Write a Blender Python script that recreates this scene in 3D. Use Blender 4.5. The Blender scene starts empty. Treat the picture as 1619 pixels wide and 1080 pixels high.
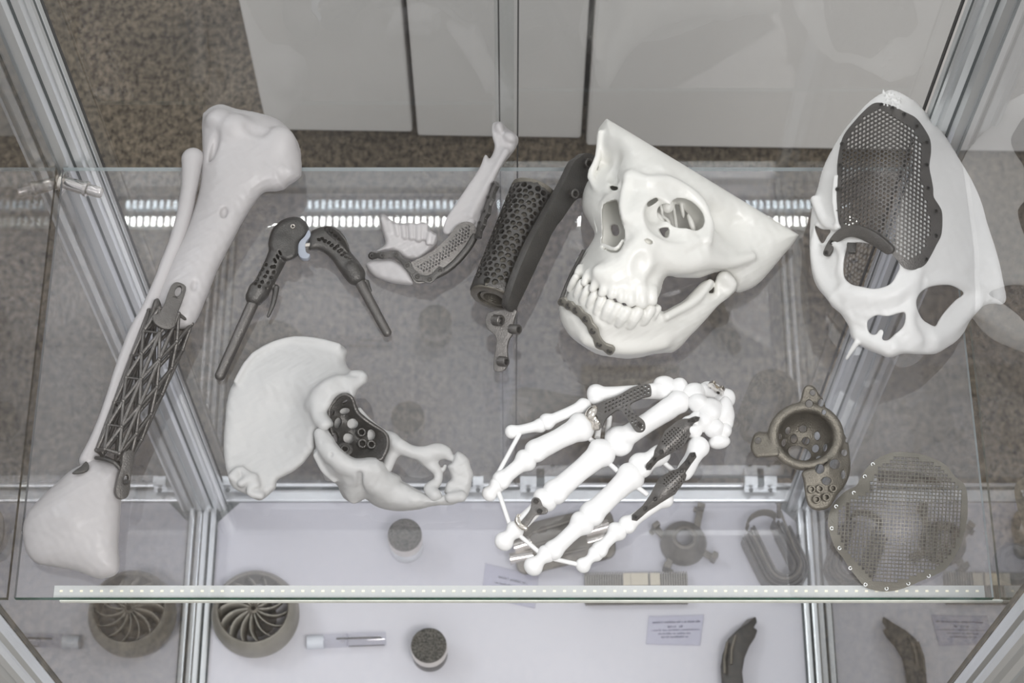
import bpy, bmesh, math, random
import numpy as np
from mathutils import Vector, Matrix, geometry
from math import pi, sin, cos, tan, radians, sqrt, atan2
random.seed(7); rng = np.random.default_rng(7)
SC = bpy.context.scene; COL = SC.collection

# ------------------------------------------------------------------ camera, world, lights, exposure
CX, CY, FPX = 809.5, 540.0, 3069.0
B = radians(25.1)                       # angle between the view axis and straight down
CZ, ZS, ZB = 2.488, 0.993, 0.10         # camera height, shelf top, top of the cabinet's base panel
SB, CB = sin(B), cos(B)
CAM = np.array([0.0, 0.0, CZ])
AR = np.array([1.0, 0, 0]); AU = np.array([0, CB, SB]); AF = np.array([0, SB, -CB])
cam_d = bpy.data.cameras.new('camera'); cam = bpy.data.objects.new('camera', cam_d); COL.objects.link(cam)
cam.location = CAM; cam.rotation_euler = (B, 0, 0)
cam_d.sensor_width = 36; cam_d.lens = 36 * FPX / 1619; cam_d.clip_start = 0.05; cam_d.clip_end = 60
cam_d.dof.use_dof = True; cam_d.dof.focus_distance = 1.60; cam_d.dof.aperture_fstop = 15.0
SC.camera = cam
w = bpy.data.worlds.new('hall_light'); SC.world = w; w.use_nodes = True
bg = w.node_tree.nodes['Background']; bg.inputs[1].default_value = 1.0
_n = w.node_tree.nodes.new; _l = w.node_tree.links.new; _tc = _n('ShaderNodeTexCoord'); _sx = _n('ShaderNodeSeparateXYZ'); _rp = _n('ShaderNodeValToRGB')
_mr = _n('ShaderNodeMapRange'); _mr.inputs[1].default_value = -1; _mr.inputs[2].default_value = 1; _l(_tc.outputs['Generated'], _sx.inputs[0]); _l(_sx.outputs[2], _mr.inputs[0]); _l(_mr.outputs[0], _rp.inputs[0]); _l(_rp.outputs[0], bg.inputs[0])
_e = _rp.color_ramp.elements; _e[0].position = .40; _e[0].color = (.20, .19, .19, 1); _e[1].position = .95; _e[1].color = (.80, .80, .81, 1)   # dim hall floor, darker walls, pale hall ceiling
_q = _e.new(.52); _q.color = (.36, .35, .35, 1); _q = _e.new(.75); _q.color = (.68, .67, .67, 1)
def area(name, loc, sx, sy, power, col=(1, 1, 1), target=(0, 0.7, 0.9)):
    l = bpy.data.lights.new(name, 'AREA'); l.shape = 'RECTANGLE'; l.size = sx; l.size_y = sy; l.energy = power; l.color = col
    o = bpy.data.objects.new(name, l); COL.objects.link(o); o.location = loc
    o.rotation_euler = (Vector(target) - Vector(loc)).to_track_quat('-Z', 'Y').to_euler(); return o
area('added_softbox', (1.1, -1.2, 5.0), 1.6, 1.0, 125, (1, 0.98, 0.96))  # both softboxes are unseen lamps added for soft overhead shaping
area('added_softbox', (-3.6, 2.4, 4.6), 1.6, 1.0, 55, (0.95, 0.97, 1))
vs = SC.view_settings; vs.view_transform = 'Standard'; vs.look = 'None'; vs.gamma = 1; vs.use_curve_mapping = False; vs.exposure = 0.36
SC.cycles.max_bounces = 14; SC.cycles.transparent_max_bounces = 24; SC.cycles.glossy_bounces = 6
SC.cycles.diffuse_bounces = 4; SC.cycles.caustics_reflective = False; SC.cycles.caustics_refractive = False
SC.cycles.use_denoising = True; SC.cycles.sample_clamp_indirect = 4

# ------------------------------------------------------------------ mapping photo pixels to places in the cabinet
def P(u, v, h, base=ZS):
    """world point seen at pixel (u, v), h metres above the plane `base` (vectorised)"""
    u = np.asarray(u, float); v = np.asarray(v, float)
    x = (u - CX) / FPX; y = (CY - v) / FPX
    D = (CZ - base - np.asarray(h, float)) / (CB - y * SB)
    return np.stack([x * D, (SB + y * CB) * D, CZ - (CB - y * SB) * D], -1)
S_SHELF = (CZ - ZS) / CB / FPX           # metres per pixel on the shelf
S_BASE = (CZ - ZB) / CB / FPX
def S_of(base): return S_SHELF if base == ZS else S_BASE
def Pp(u, v, h, base=ZS): return P(u, v, np.asarray(h, float) * S_of(base), base)   # h in pixel-sized units
def cr(ox, oy, s):
    return lambda pts: [((p[0] / s) + ox, (p[1] / s) + oy) + tuple(p[2:]) for p in pts]

# ------------------------------------------------------------------ materials
def mat(name, col, rough=0.5, metal=0.0, bump=0.0, bscale=200, var=0.0, vscale=30, spec=0.5, col2=None, coat=0):
    m = bpy.data.materials.new(name); m.use_nodes = True; nt = m.node_tree; b = nt.nodes['Principled BSDF']
    b.inputs['Base Color'].default_value = (*col, 1); b.inputs['Roughness'].default_value = rough
    b.inputs['Metallic'].default_value = metal; b.inputs['Specular IOR Level'].default_value = spec
    b.inputs['Coat Weight'].default_value = coat
    tc = nt.nodes.new('ShaderNodeTexCoord')
    if var > 0 or col2:
        n = nt.nodes.new('ShaderNodeTexNoise'); n.inputs['Scale'].default_value = vscale; n.inputs['Detail'].default_value = 6
        r = nt.nodes.new('ShaderNodeValToRGB'); c2 = col2 or tuple(c * (1 - var) for c in col)
        r.color_ramp.elements[0].position = 0.35; r.color_ramp.elements[1].position = 0.65
        r.color_ramp.elements[0].color = (*c2, 1); r.color_ramp.elements[1].color = (*col, 1)
        nt.links.new(tc.outputs['Object'], n.inputs['Vector']); nt.links.new(n.outputs['Fac'], r.inputs[0]); nt.links.new(r.outputs[0], b.inputs['Base Color'])
    if bump > 0:
        n = nt.nodes.new('ShaderNodeTexNoise'); n.inputs['Scale'].default_value = bscale; n.inputs['Detail'].default_value = 4
        bp = nt.nodes.new('ShaderNodeBump'); bp.inputs['Strength'].default_value = bump; bp.inputs['Distance'].default_value = 0.001
        nt.links.new(tc.outputs['Object'], n.inputs['Vector']); nt.links.new(n.outputs['Fac'], bp.inputs['Height']); nt.links.new(bp.outputs[0], b.inputs['Normal'])
    return m
def emit(name, col, s):
    m = bpy.data.materials.new(name); m.use_nodes = True; b = m.node_tree.nodes['Principled BSDF']
    b.inputs['Base Color'].default_value = (*col, 1); b.inputs['Emission Color'].default_value = (*col, 1); b.inputs['Emission Strength'].default_value = s
    return m
def glass(name, tint, boost=1.0, f0=0.08, smudge=0.03):
    m = bpy.data.materials.new(name); m.use_nodes = True; nt = m.node_tree; nt.nodes.clear(); N = nt.nodes.new; L = nt.links.new
    out = N('ShaderNodeOutputMaterial'); mix = N('ShaderNodeMixShader'); tr = N('ShaderNodeBsdfTransparent'); gl = N('ShaderNodeBsdfGlossy')
    tr.inputs[0].default_value = (*tint, 1); gl.inputs['Roughness'].default_value = 0.0; gl.inputs[0].default_value = (1, 1, 1, 1)
    lw = N('ShaderNodeFresnel'); lw.inputs['IOR'].default_value = 1.5
    mu = N('ShaderNodeMath'); mu.operation = 'MULTIPLY'; mu.inputs[1].default_value = boost; mu.use_clamp = True
    L(lw.outputs[0], mu.inputs[0])
    # Fresnel is symmetric here because the panes are thin boxes: entering and leaving faces both reflect
    geo = N('ShaderNodeNewGeometry'); inv = N('ShaderNodeMath'); inv.operation = 'SUBTRACT'; inv.inputs[0].default_value = 1
    L(geo.outputs['Backfacing'], inv.inputs[1]); m2 = N('ShaderNodeMath'); m2.operation = 'MULTIPLY'
    L(mu.outputs[0], m2.inputs[0]); L(inv.outputs[0], m2.inputs[1])
    L(m2.outputs[0], mix.inputs[0]); L(tr.outputs[0], mix.inputs[1]); L(gl.outputs[0], mix.inputs[2])
    df = N('ShaderNodeBsdfDiffuse'); df.inputs[0].default_value = (0.8, 0.8, 0.82, 1); mx = N('ShaderNodeMixShader')
    tc = N('ShaderNodeTexCoord'); no = N('ShaderNodeTexNoise'); no.inputs['Scale'].default_value = 5; no.inputs['Detail'].default_value = 5
    mp = N('ShaderNodeMapRange'); mp.inputs[1].default_value = 0.4; mp.inputs[2].default_value = 0.75; mp.inputs[3].default_value = smudge * 0.35; mp.inputs[4].default_value = smudge
    L(tc.outputs['Object'], no.inputs['Vector']); L(no.outputs['Fac'], mp.inputs[0]); L(mp.outputs[0], mx.inputs[0])
    L(mix.outputs[0], mx.inputs[1]); L(df.outputs[0], mx.inputs[2]); L(mx.outputs[0], out.inputs[0])
    return m
M = dict(
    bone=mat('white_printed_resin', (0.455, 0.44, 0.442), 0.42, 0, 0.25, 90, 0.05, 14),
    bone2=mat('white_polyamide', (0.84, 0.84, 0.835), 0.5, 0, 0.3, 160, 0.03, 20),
    bone4=mat('white_resin_lightened', (0.80, 0.795, 0.78), 0.42, 0, 0.25, 90, 0.05, 14), bone5=mat('white_polyamide_darkened', (0.485, 0.485, 0.48), 0.55, 0, 0.3, 160, 0.03, 20),  # copies of the whites, lightened for shell, darkened for hip to offset uneven light
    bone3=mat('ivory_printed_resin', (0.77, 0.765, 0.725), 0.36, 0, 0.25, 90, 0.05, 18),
    ti=mat('grey_sintered_titanium', (0.150, 0.143, 0.136), 0.33, 0.75, 0.5, 900, 0.15, 60),
    tid=mat('dark_sintered_titanium', (0.095, 0.092, 0.088), 0.36, 0.7, 0.5, 900, 0.15, 60),
    tib=mat('bronze_grey_titanium', (0.20, 0.185, 0.155), 0.38, 0.75, 0.6, 900, 0.2, 60),
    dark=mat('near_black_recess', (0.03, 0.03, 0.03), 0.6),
    tibl=mat('pale_bronze_titanium', (0.34, 0.325, 0.285), 0.42, 0.6, 0.5, 900, 0.15, 60),
    chrome=mat('polished_steel', (0.72, 0.68, 0.62), 0.12, 1.0),
    porous=mat('black_porous_metal', (0.15, 0.145, 0.13), 0.6, 0.4, 1.0, 900, 0.8, 420),
    alu=mat('anodised_aluminium', (0.78, 0.81, 0.82), 0.30, 0.55, 0.05, 300, 0.04, 12),
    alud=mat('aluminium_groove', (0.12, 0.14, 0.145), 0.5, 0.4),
    panel=mat('white_base_panel', (0.65, 0.65, 0.70), 0.45, 0, 0.05, 60, 0.03, 6),
    liner=mat('pale_blue_liner', (0.33, 0.36, 0.42), 0.4),
    green=mat('green_glass_edge', (0.03, 0.16, 0.11), 0.15, 0, 0, 1, 0.5, 25),
    pale=mat('pale_glass_edge', (0.50, 0.60, 0.60), 0.2, 0, 0, 1, 0.2, 40),
    strip=mat('cream_led_tape', (0.88, 0.90, 0.82), 0.4, 0, 0.2, 300, 0.12, 90),
    paper=mat('card_paper', (0.70, 0.70, 0.78), 0.6), ink=mat('faded_print', (0.22, 0.22, 0.28), 0.7),
    cream=mat('cream_plastic', (0.62, 0.57, 0.44), 0.5), seam=mat('seam_black', (0.05, 0.05, 0.05), 0.8),
    led=emit('led_glow', (1.0, 1.0, 0.97), 34.0), led2=emit('led_glow_dim', (0.85, 0.93, 1.0), 9.0), chip=emit('led_chip_glow', (1.0, 0.96, 0.75), 0.2),
    tape=emit('lit_led_tape', (0.78, 0.81, 0.74), 0.06),
    acr=glass('clear_acrylic', (0.93, 0.93, 0.95), 1.5, smudge=0.10),
    shelf=glass('shelf_glass', (0.93, 0.93, 0.95), 2.0, smudge=0.07),
    side=glass('side_glass', (0.90, 0.91, 0.92), 1.25, smudge=0.03),
    back=glass('door_glass', (0.95, 0.96, 0.96), 1.0, smudge=0.02),
    front=glass('front_glass', (0.98, 0.98, 0.98), 0.5, smudge=0.01),
)
# ------------------------------------------------------------------ objects
LOC = {}
def tag(o, label=None, cat=None, group=None, kind=None):
    if label: o['label'] = label
    if cat: o['category'] = cat
    if group: o['group'] = group
    if kind: o['kind'] = kind
    return o
def thing(name, label, cat, loc, group=None):
    o = bpy.data.objects.new(name, None); COL.objects.link(o); o.location = loc; o.empty_display_size = 0.02
    LOC[o] = np.array(loc, float); return tag(o, label, cat, group)
def obj(name, V, F, m, parent=None, smooth=True, label=None):
    V = np.asarray(V, float).reshape(-1, 3); me = bpy.data.meshes.new(name)
    org = LOC[parent] if parent is not None else V.mean(0) * 0
    me.from_pydata((V - org).tolist() if len(V) < 400 else [], [], [list(map(int, f)) for f in F] if len(V) < 400 else [])
    if len(V) >= 400:
        me.from_pydata((V - org).tolist(), [], F if isinstance(F, list) else F.tolist())
    me.materials.append(M[m] if isinstance(m, str) else m)
    if smooth: me.polygons.foreach_set('use_smooth', [True] * len(me.polygons))
    o = bpy.data.objects.new(name, me); COL.objects.link(o)
    if parent is not None: o.parent = parent; LOC[o] = org
    else: LOC[o] = np.zeros(3)
    if label: o['label'] = label
    me.update(); return o
def apply_mods(o):
    dg = bpy.context.evaluated_depsgraph_get(); ev = o.evaluated_get(dg)
    me = bpy.data.meshes.new_from_object(ev); old = o.data; o.modifiers.clear(); o.data = me; bpy.data.meshes.remove(old)
def solidify(o, t, bevel=0, seg=2, off=-1, angle=0.6):
    s = o.modifiers.new('s', 'SOLIDIFY'); s.thickness = t; s.offset = off; s.use_even_offset = False
    if bevel > 0:
        b = o.modifiers.new('b', 'BEVEL'); b.width = bevel; b.segments = seg; b.limit_method = 'ANGLE'; b.angle_limit = angle
        try: b.harden_normals = False
        except Exception: pass
    apply_mods(o)
    sharp(o.data, 0.7 if bevel == 0 else 1.2)
def sharp(me, ang):
    try: me.set_sharp_from_angle(angle=ang)
    except Exception: pass
def kids(o):
    r = []
    for c in COL.objects:
        if c.parent is o: r += [c] + kids(c)
    return r
def settle(root, base=ZS, gap=0.0002):
    """slide a finished thing along its own sight line until its lowest point rests on the plane"""
    lo = 1e9; org = LOC[root]
    for c in kids(root):
        if c.type == 'MESH' and len(c.data.vertices) and c.scale[0] == 1 and c.location.length < 1e-9:
            a = np.empty(len(c.data.vertices) * 3, np.float32); c.data.vertices.foreach_get('co', a); lo = min(lo, a[2::3].min() + org[2])
    d = base + gap - lo; r = CAM - org; t = d / r[2]
    root.location = Vector(org + r * t)
    return d
class MB:
    def __init__(s): s.V = []; s.F = []
    def add(s, V, F):
        n = len(s.V); s.V += [tuple(p) for p in V]; s.F += [tuple(i + n for i in f) for f in F]; return s
    def box(s, c, d, R=None):
        V = np.array([(x, y, z) for x in (-.5, .5) for y in (-.5, .5) for z in (-.5, .5)]) * np.array(d)
        if R is not None: V = V @ np.array(R).T
        return s.add(V + np.array(c), [(0, 1, 3, 2), (4, 6, 7, 5), (0, 4, 5, 1), (2, 3, 7, 6), (0, 2, 6, 4), (1, 5, 7, 3)])
    def tube(s, pts, rs, n=10, cap=True, flat=None):
        pts = [np.array(p, float) for p in pts]
        if not hasattr(rs, '__len__'): rs = [rs] * len(pts)
        V = []; F = []; up = None
        for i, p in enumerate(pts):
            t = pts[min(i + 1, len(pts) - 1)] - pts[max(i - 1, 0)]; t /= np.linalg.norm(t) + 1e-12
            if up is None: up = np.cross(t, (0.3, 0.1, 1.0)); up /= np.linalg.norm(up)
            up = up - t * up.dot(t); up /= np.linalg.norm(up); b = np.cross(t, up)
            for k in range(n):
                a = 2 * pi * k / n; V.append(p + rs[i] * (cos(a) * up + sin(a) * b))
        for i in range(len(pts) - 1):
            for k in range(n):
                k2 = (k + 1) % n; F.append((i * n + k, i * n + k2, (i + 1) * n + k2, (i + 1) * n + k))
        if cap: F.append(tuple(range(n))[::-1]); F.append(tuple((len(pts) - 1) * n + k for k in range(n)))
        return s.add(V, F)
    def lathe(s, prof, c, ax=(0, 0, 1), n=32, ref=None, closed=False):
        ax = np.array(ax, float); ax /= np.linalg.norm(ax)
        a = np.cross(ax, ref if ref is not None else ((1, 0, 0) if abs(ax[0]) < .9 else (0, 1, 0))); a /= np.linalg.norm(a); b = np.cross(ax, a)
        V = []; F = []; m = len(prof)
        for r, z in prof:
            for k in range(n):
                t = 2 * pi * k / n; V.append(np.array(c) + ax * z + r * (cos(t) * a + sin(t) * b))
        for i in range(m - 1 + (1 if closed else 0)):
            j = (i + 1) % m
            for k in range(n):
                k2 = (k + 1) % n; F.append((i * n + k, i * n + k2, j * n + k2, j * n + k))
        return s.add(V, F)
    def ball(s, c, r, n=8):
        return s.lathe([(r * sin(pi * i / (n // 2 + 1)) + 1e-6, -r * cos(pi * i / (n // 2 + 1))) for i in range(n // 2 + 2)], c, n=n)
    def build(s, name, m, parent=None, smooth=True, label=None, ang=0.6):
        o = obj(name, s.V, s.F, m, parent, smooth, label)
        if smooth: sharp(o.data, ang)
        return o
# ------------------------------------------------------------------ 2-D helpers: curves, distance to an outline, smooth height maps
def spl(pts, n=5, closed=True):
    p = np.array([q[:2] for q in pts], float); N = len(p); out = []
    for i in range(N if closed else N - 1):
        a, b, c, d = (p[(i + k) % N] if closed else p[min(max(i + k, 0), N - 1)] for k in (-1, 0, 1, 2))
        for j in range(n):
            t = j / n; out.append(0.5 * ((2 * b) + (-a + c) * t + (2 * a - 5 * b + 4 * c - d) * t * t + (-a + 3 * b - 3 * c + d) * t ** 3))
    if not closed: out.append(p[-1])
    return np.array(out)
def sd_poly(U, V, poly):
    """signed distance, positive inside"""
    U = np.asarray(U, np.float32); V = np.asarray(V, np.float32); d = np.full(U.shape, 1e9, np.float32); ins = np.zeros(U.shape, bool)
    n = len(poly)
    for i in range(n):
        x0, y0 = poly[i]; x1, y1 = poly[(i + 1) % n]; ex, ey = x1 - x0, y1 - y0; L = ex * ex + ey * ey
        if L < 1e-9: continue
        t = np.clip(((U - x0) * ex + (V - y0) * ey) / L, 0, 1); d = np.minimum(d, (U - x0 - t * ex) ** 2 + (V - y0 - t * ey) ** 2)
        if y0 != y1: ins ^= ((V < y0) != (V < y1)) & (U < x0 + (V - y0) * ex / (y1 - y0))
    return np.where(ins, np.sqrt(d), -np.sqrt(d))
class HM:
    """smooth height map through control points (u, v, h)"""
    def __init__(s, pts):
        s.p = np.array(pts, float); n = len(s.p); s.n = n
        if n < 3: return
        q = s.p[:, :2] / 100; K = np.sqrt(((q[:, None] - q[None]) ** 2).sum(-1)) ** 1.5
        A = np.zeros((n + 3, n + 3)); A[:n, :n] = K + np.eye(n) * 1e-3 * 0; A[:n, n] = 1; A[:n, n + 1:] = q; A[n:, :n] = A[:n, n:].T
        s.w = np.linalg.lstsq(A, np.append(s.p[:, 2], [0, 0, 0]), rcond=None)[0]; s.q = q
    def __call__(s, u, v):
        u = np.asarray(u, float); v = np.asarray(v, float)
        if s.n == 1: return np.full(u.shape, s.p[0, 2])
        if s.n == 2:
            a, b = s.p; d = b[:2] - a[:2]; t = np.clip(((u - a[0]) * d[0] + (v - a[1]) * d[1]) / d.dot(d), -0.2, 1.2); return a[2] + t * (b[2] - a[2])
        r = s.w[s.n] + s.w[s.n + 1] * u / 100 + s.w[s.n + 2] * v / 100
        for i in range(s.n): r = r + s.w[i] * ((u / 100 - s.q[i, 0]) ** 2 + (v / 100 - s.q[i, 1]) ** 2) ** 0.75
        return r
def hm(x): return x if isinstance(x, HM) else HM([(0, 0, x)] if not hasattr(x, '__len__') else x)
# ------------------------------------------------------------------ solid modelling of organic shapes: a distance field meshed by surface nets
class Body:
    def __init__(s, box, h0, h1, res=2.0, base=ZS):
        s.base = base; s.S = S_of(base); s.res = res; u0, v0, u1, v1 = box; s.box = box
        pts = np.array([s.pc(u, v, h) for u in (u0, u1) for v in (v0, v1) for h in (h0, h1)])
        lo, hi = pts.min(0) - res * 2, pts.max(0) + res * 2
        s.ax = [np.arange(lo[i], hi[i] + res, res, dtype=np.float32) for i in range(3)]; s.lo = lo
        s.X, s.Y, s.D = (s.ax[0][:, None, None], s.ax[1][None, :, None], s.ax[2][None, None, :])
        s.F = np.full([len(a) for a in s.ax], 60.0, np.float32); s.map = None
    def pc(s, u, v, h):
        y = (CY - v) / FPX; D = (CZ - s.base - h * s.S) / (CB - y * SB) / s.S
        return np.array([(u - CX) / FPX * D, y * D, D])
    def _op(s, sl, f, k, cut):
        A = s.F[sl]
        if cut:
            f = -f
            if k > 0: h = np.maximum(k - np.abs(A - f), 0) / k; s.F[sl] = np.maximum(A, f) + h * h * k * 0.25
            else: s.F[sl] = np.maximum(A, f)
        else:
            if k > 0: h = np.maximum(k - np.abs(A - f), 0) / k; s.F[sl] = np.minimum(A, f) - h * h * k * 0.25
            else: s.F[sl] = np.minimum(A, f)
    def _sl(s, lo, hi):
        return tuple(slice(max(int((lo[i] - s.ax[i][0]) / s.res), 0), max(min(int((hi[i] - s.ax[i][0]) / s.res) + 2, len(s.ax[i])), 0)) for i in range(3))
    def cap(s, a, b, k=6, cut=False):
        """capsule between a=(u,v,h,r) and b with the radius running from one to the other"""
        p, q = s.pc(*a[:3]), s.pc(*b[:3]); ra, rb = a[3], b[3]; m = max(ra, rb) + k + 4
        sl = s._sl(np.minimum(p, q) - m, np.maximum(p, q) + m); X, Y, D = s.ax[0][sl[0]][:, None, None], s.ax[1][sl[1]][None, :, None], s.ax[2][sl[2]][None, None, :]
        e = q - p; L = e.dot(e) + 1e-6; t = np.clip(((X - p[0]) * e[0] + (Y - p[1]) * e[1] + (D - p[2]) * e[2]) / L, 0, 1)
        f = np.sqrt((X - p[0] - t * e[0]) ** 2 + (Y - p[1] - t * e[1]) ** 2 + (D - p[2] - t * e[2]) ** 2) - (ra + (rb - ra) * t)
        s._op(sl, f.astype(np.float32), k, cut); return s
    def chain(s, pts, k=6, cut=False, sub=3):
        """smooth rod through (u, v, h, r) points"""
        p = np.array(pts, float); N = len(p); q = []
        for i in range(N - 1):
            a, b, c, d = (p[min(max(i + j, 0), N - 1)] for j in (-1, 0, 1, 2))
            for j in range(sub): t = j / sub; q.append(0.5 * ((2 * b) + (-a + c) * t + (2 * a - 5 * b + 4 * c - d) * t * t + (-a + 3 * b - 3 * c + d) * t ** 3))
        q.append(p[-1]); q = np.array(q); C = np.array([s.pc(*a[:3]) for a in q]); m = q[:, 3].max() + k + 4
        sl = s._sl(C.min(0) - m, C.max(0) + m); X, Y, D = s.ax[0][sl[0]][:, None, None], s.ax[1][sl[1]][None, :, None], s.ax[2][sl[2]][None, None, :]; f = None
        for a, b, ra, rb in zip(C[:-1], C[1:], q[:-1, 3], q[1:, 3]):
            e = b - a; L = e.dot(e) + 1e-6; t = np.clip(((X - a[0]) * e[0] + (Y - a[1]) * e[1] + (D - a[2]) * e[2]) / L, 0, 1)
            g = np.sqrt((X - a[0] - t * e[0]) ** 2 + (Y - a[1] - t * e[1]) ** 2 + (D - a[2] - t * e[2]) ** 2) - (ra + (rb - ra) * t); f = g if f is None else np.minimum(f, g)
        s._op(sl, f.astype(np.float32), k, cut); return s
    def ell(s, c, r, ang=0, k=6, cut=False, tilt=0):
        """ellipsoid: c=(u,v,h), r=(along, across, depth), ang=rotation in the picture (deg, y down)"""
        p = s.pc(*c); m = max(r) + k + 3; sl = s._sl(p - m, p + m)
        X, Y, D = s.ax[0][sl[0]][:, None, None] - p[0], s.ax[1][sl[1]][None, :, None] - p[1], s.ax[2][sl[2]][None, None, :] - p[2]
        a = -radians(ang); x = X * cos(a) + Y * sin(a); y = -X * sin(a) + Y * cos(a)
        if tilt: t = radians(tilt); y, D = y * cos(t) + D * sin(t), -y * sin(t) + D * cos(t)
        q = np.sqrt((x / r[0]) ** 2 + (y / r[1]) ** 2 + (D / r[2]) ** 2) + 1e-6
        q2 = np.sqrt((x / r[0] ** 2) ** 2 + (y / r[1] ** 2) ** 2 + (D / r[2] ** 2) ** 2) + 1e-6
        s._op(sl, (q * (q - 1) / q2).astype(np.float32), k, cut); return s
    def fn(s, f, k=3, cut=False):
        s._op((slice(None),) * 3, f(s.X, s.Y, s.D).astype(np.float32), k, cut); return s
    def _maps(s):
        if s.map is None:
            u0, v0, u1, v1 = s.box; u0 -= 12; v0 -= 12; u1 += 12; v1 += 12; s.r0 = (u0, v0); s.rs = 1.0
            s.ru, s.rv = np.meshgrid(np.arange(u0, u1 + 1, s.rs), np.arange(v0, v1 + 1, s.rs), indexing='ij')
            U = np.clip((CX + FPX * s.X / s.D - u0) / s.rs, 0, s.ru.shape[0] - 1.01); V = np.clip((CY - FPX * s.Y / s.D - v0) / s.rs, 0, s.ru.shape[1] - 1.01)
            U, V = np.broadcast_arrays(U, V); 
            iu = U.astype(np.int32); iv = V.astype(np.int32); s.map = (iu * s.ru.shape[1] + iv, (U - iu).astype(np.float32), (V - iv).astype(np.float32))
        return s.map
    def samp(s, R):
        i, fu, fv = s._maps(); R = R.astype(np.float32).ravel(); n = s.ru.shape[1]
        a = R[i]; b = R[i + n]; c = R[i + 1]; d = R[i + n + 1]
        return (a * (1 - fu) + b * fu) * (1 - fv) + (c * (1 - fu) + d * fu) * fv
    def pillow(s, poly, top, T, R=None, k=4, cut=False, curve=5, ref='top', noise=0):
        """slab following a height map inside an outline, with rounded rim. T = half thickness (number or map)"""
        s._maps(); pl = spl(poly, curve) if curve else np.array(poly)[:, :2]; d = sd_poly(s.ru, s.rv, pl); T = hm(T)(s.ru, s.rv)
        Rr = T if R is None else R; e = np.clip(d / Rr, 0, 1); half = np.where(d > 0, T * np.sqrt(np.clip(1 - (1 - e) ** 2, 0, 1)), d)
        h = hm(top)(s.ru, s.rv)
        if noise: h = h + noise * (np.sin(s.ru * .21 + 2 * np.sin(s.rv * .13)) * np.sin(s.rv * .19 + 1.3 * np.sin(s.ru * .11)) + .5 * np.sin(s.ru * .47 + s.rv * .31) * np.sin(s.rv * .53))
        y = (CY - s.rv) / FPX; Dm = (CZ - s.base - h * s.S) / (CB - y * SB) / s.S + (T if ref == 'top' else 0)
        s._op((slice(None),) * 3, (np.abs(s.D - s.samp(Dm)) - s.samp(half)), k, cut); return s
    def through(s, poly, k=2, curve=4):
        """cut straight through along the sight line"""
        s._maps(); d = sd_poly(s.ru, s.rv, spl(poly, curve) if curve else np.array(poly)[:, :2]); s._op((slice(None),) * 3, -s.samp(d), k, True); return s
    def floor(s, h=0):
        z = (CZ - s.base) / s.S - (s.D * CB - s.Y * SB)      # height above the plane in pixel units
        s.F = np.maximum(s.F, (h - z).astype(np.float32)); return s
    def wobble(s, amp, sc):
        s.F = s.F + (amp * np.sin(s.X / sc + 1.7 * np.sin(s.Y / sc * .8)) * np.sin(s.Y / sc * 1.1 + np.sin(s.D / sc)) * np.cos(s.D / sc * .9)).astype(np.float32); return s
    def mesh(s, smooth=2):
        F = s.F; neg = F < 0; res = s.res
        c = np.zeros([n - 1 for n in F.shape], np.int8)
        for a in (0, 1):
            for b in (0, 1):
                for d in (0, 1): c += neg[a:a + c.shape[0], b:b + c.shape[1], d:d + c.shape[2]]
        act = (c > 0) & (c < 8); idx = np.argwhere(act); ids = np.full(act.shape, -1, np.int64); ids[act] = np.arange(len(idx))
        acc = np.zeros((len(idx), 3)); cnt = np.zeros(len(idx)); i, j, k = idx.T
        for ax in range(3):
            o1, o2 = [q for q in range(3) if q != ax]
            for a in (0, 1):
                for b in (0, 1):
                    off = np.zeros(3, int); off[o1] = a; off[o2] = b; e = off.copy(); e[ax] = 1
                    f0 = F[i + off[0], j + off[1], k + off[2]]; f1 = F[i + e[0], j + e[1], k + e[2]]; m = (f0 < 0) != (f1 < 0)
                    t = np.where(m, f0 / np.where(m, f0 - f1, 1), 0); p = np.tile(off.astype(float), (len(idx), 1)); p[:, ax] += t
                    acc[m] += p[m]; cnt[m] += 1
        Vc = idx + acc / np.maximum(cnt, 1)[:, None]; quads = []
        for ax in range(3):
            o1, o2 = [q for q in range(3) if q != ax]; sl0 = [slice(None)] * 3; sl1 = [slice(None)] * 3; sl0[ax] = slice(0, -1); sl1[ax] = slice(1, None)
            n0, n1 = neg[tuple(sl0)], neg[tuple(sl1)]; e = np.argwhere(n0 != n1); ok = (e[:, o1] > 0) & (e[:, o2] > 0) & (e[:, o1] < act.shape[o1]) & (e[:, o2] < act.shape[o2]); e = e[ok]
            fl = n0[tuple(e.T)]
            def at(a, b): q = e.copy(); q[:, o1] -= a; q[:, o2] -= b; return ids[tuple(q.T)]
            q = np.stack([at(0, 0), at(1, 0), at(1, 1), at(0, 1)], 1)
            if ax == 1: fl = ~fl
            q[fl] = q[fl][:, ::-1]; quads.append(q)
        Q = np.concatenate(quads); Q = Q[(Q >= 0).all(1)]
        E = np.concatenate([Q[:, [0, 1]], Q[:, [1, 2]], Q[:, [2, 3]], Q[:, [3, 0]]])
        for it in range(smooth * 2):
            A = np.zeros_like(Vc); n = np.zeros(len(Vc))
            for ax in range(3): A[:, ax] = np.bincount(E[:, 0], Vc[E[:, 1], ax], len(Vc)) + np.bincount(E[:, 1], Vc[E[:, 0], ax], len(Vc))
            n = np.bincount(E[:, 0], minlength=len(Vc)) + np.bincount(E[:, 1], minlength=len(Vc))
            Vc = Vc + (0.5 if it % 2 == 0 else -0.52) * (A / np.maximum(n, 1)[:, None] - Vc)
        C = (Vc * res + np.array([a[0] for a in s.ax])) * s.S
        W = CAM + C[:, :1] * AR + C[:, 1:2] * AU + C[:, 2:3] * AF
        return W, Q
    def build(s, name, m, parent, smooth=2, label=None):
        W, Q = s.mesh(smooth); return obj(name, W, Q[:, ::-1], m, parent, True, label)
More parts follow.
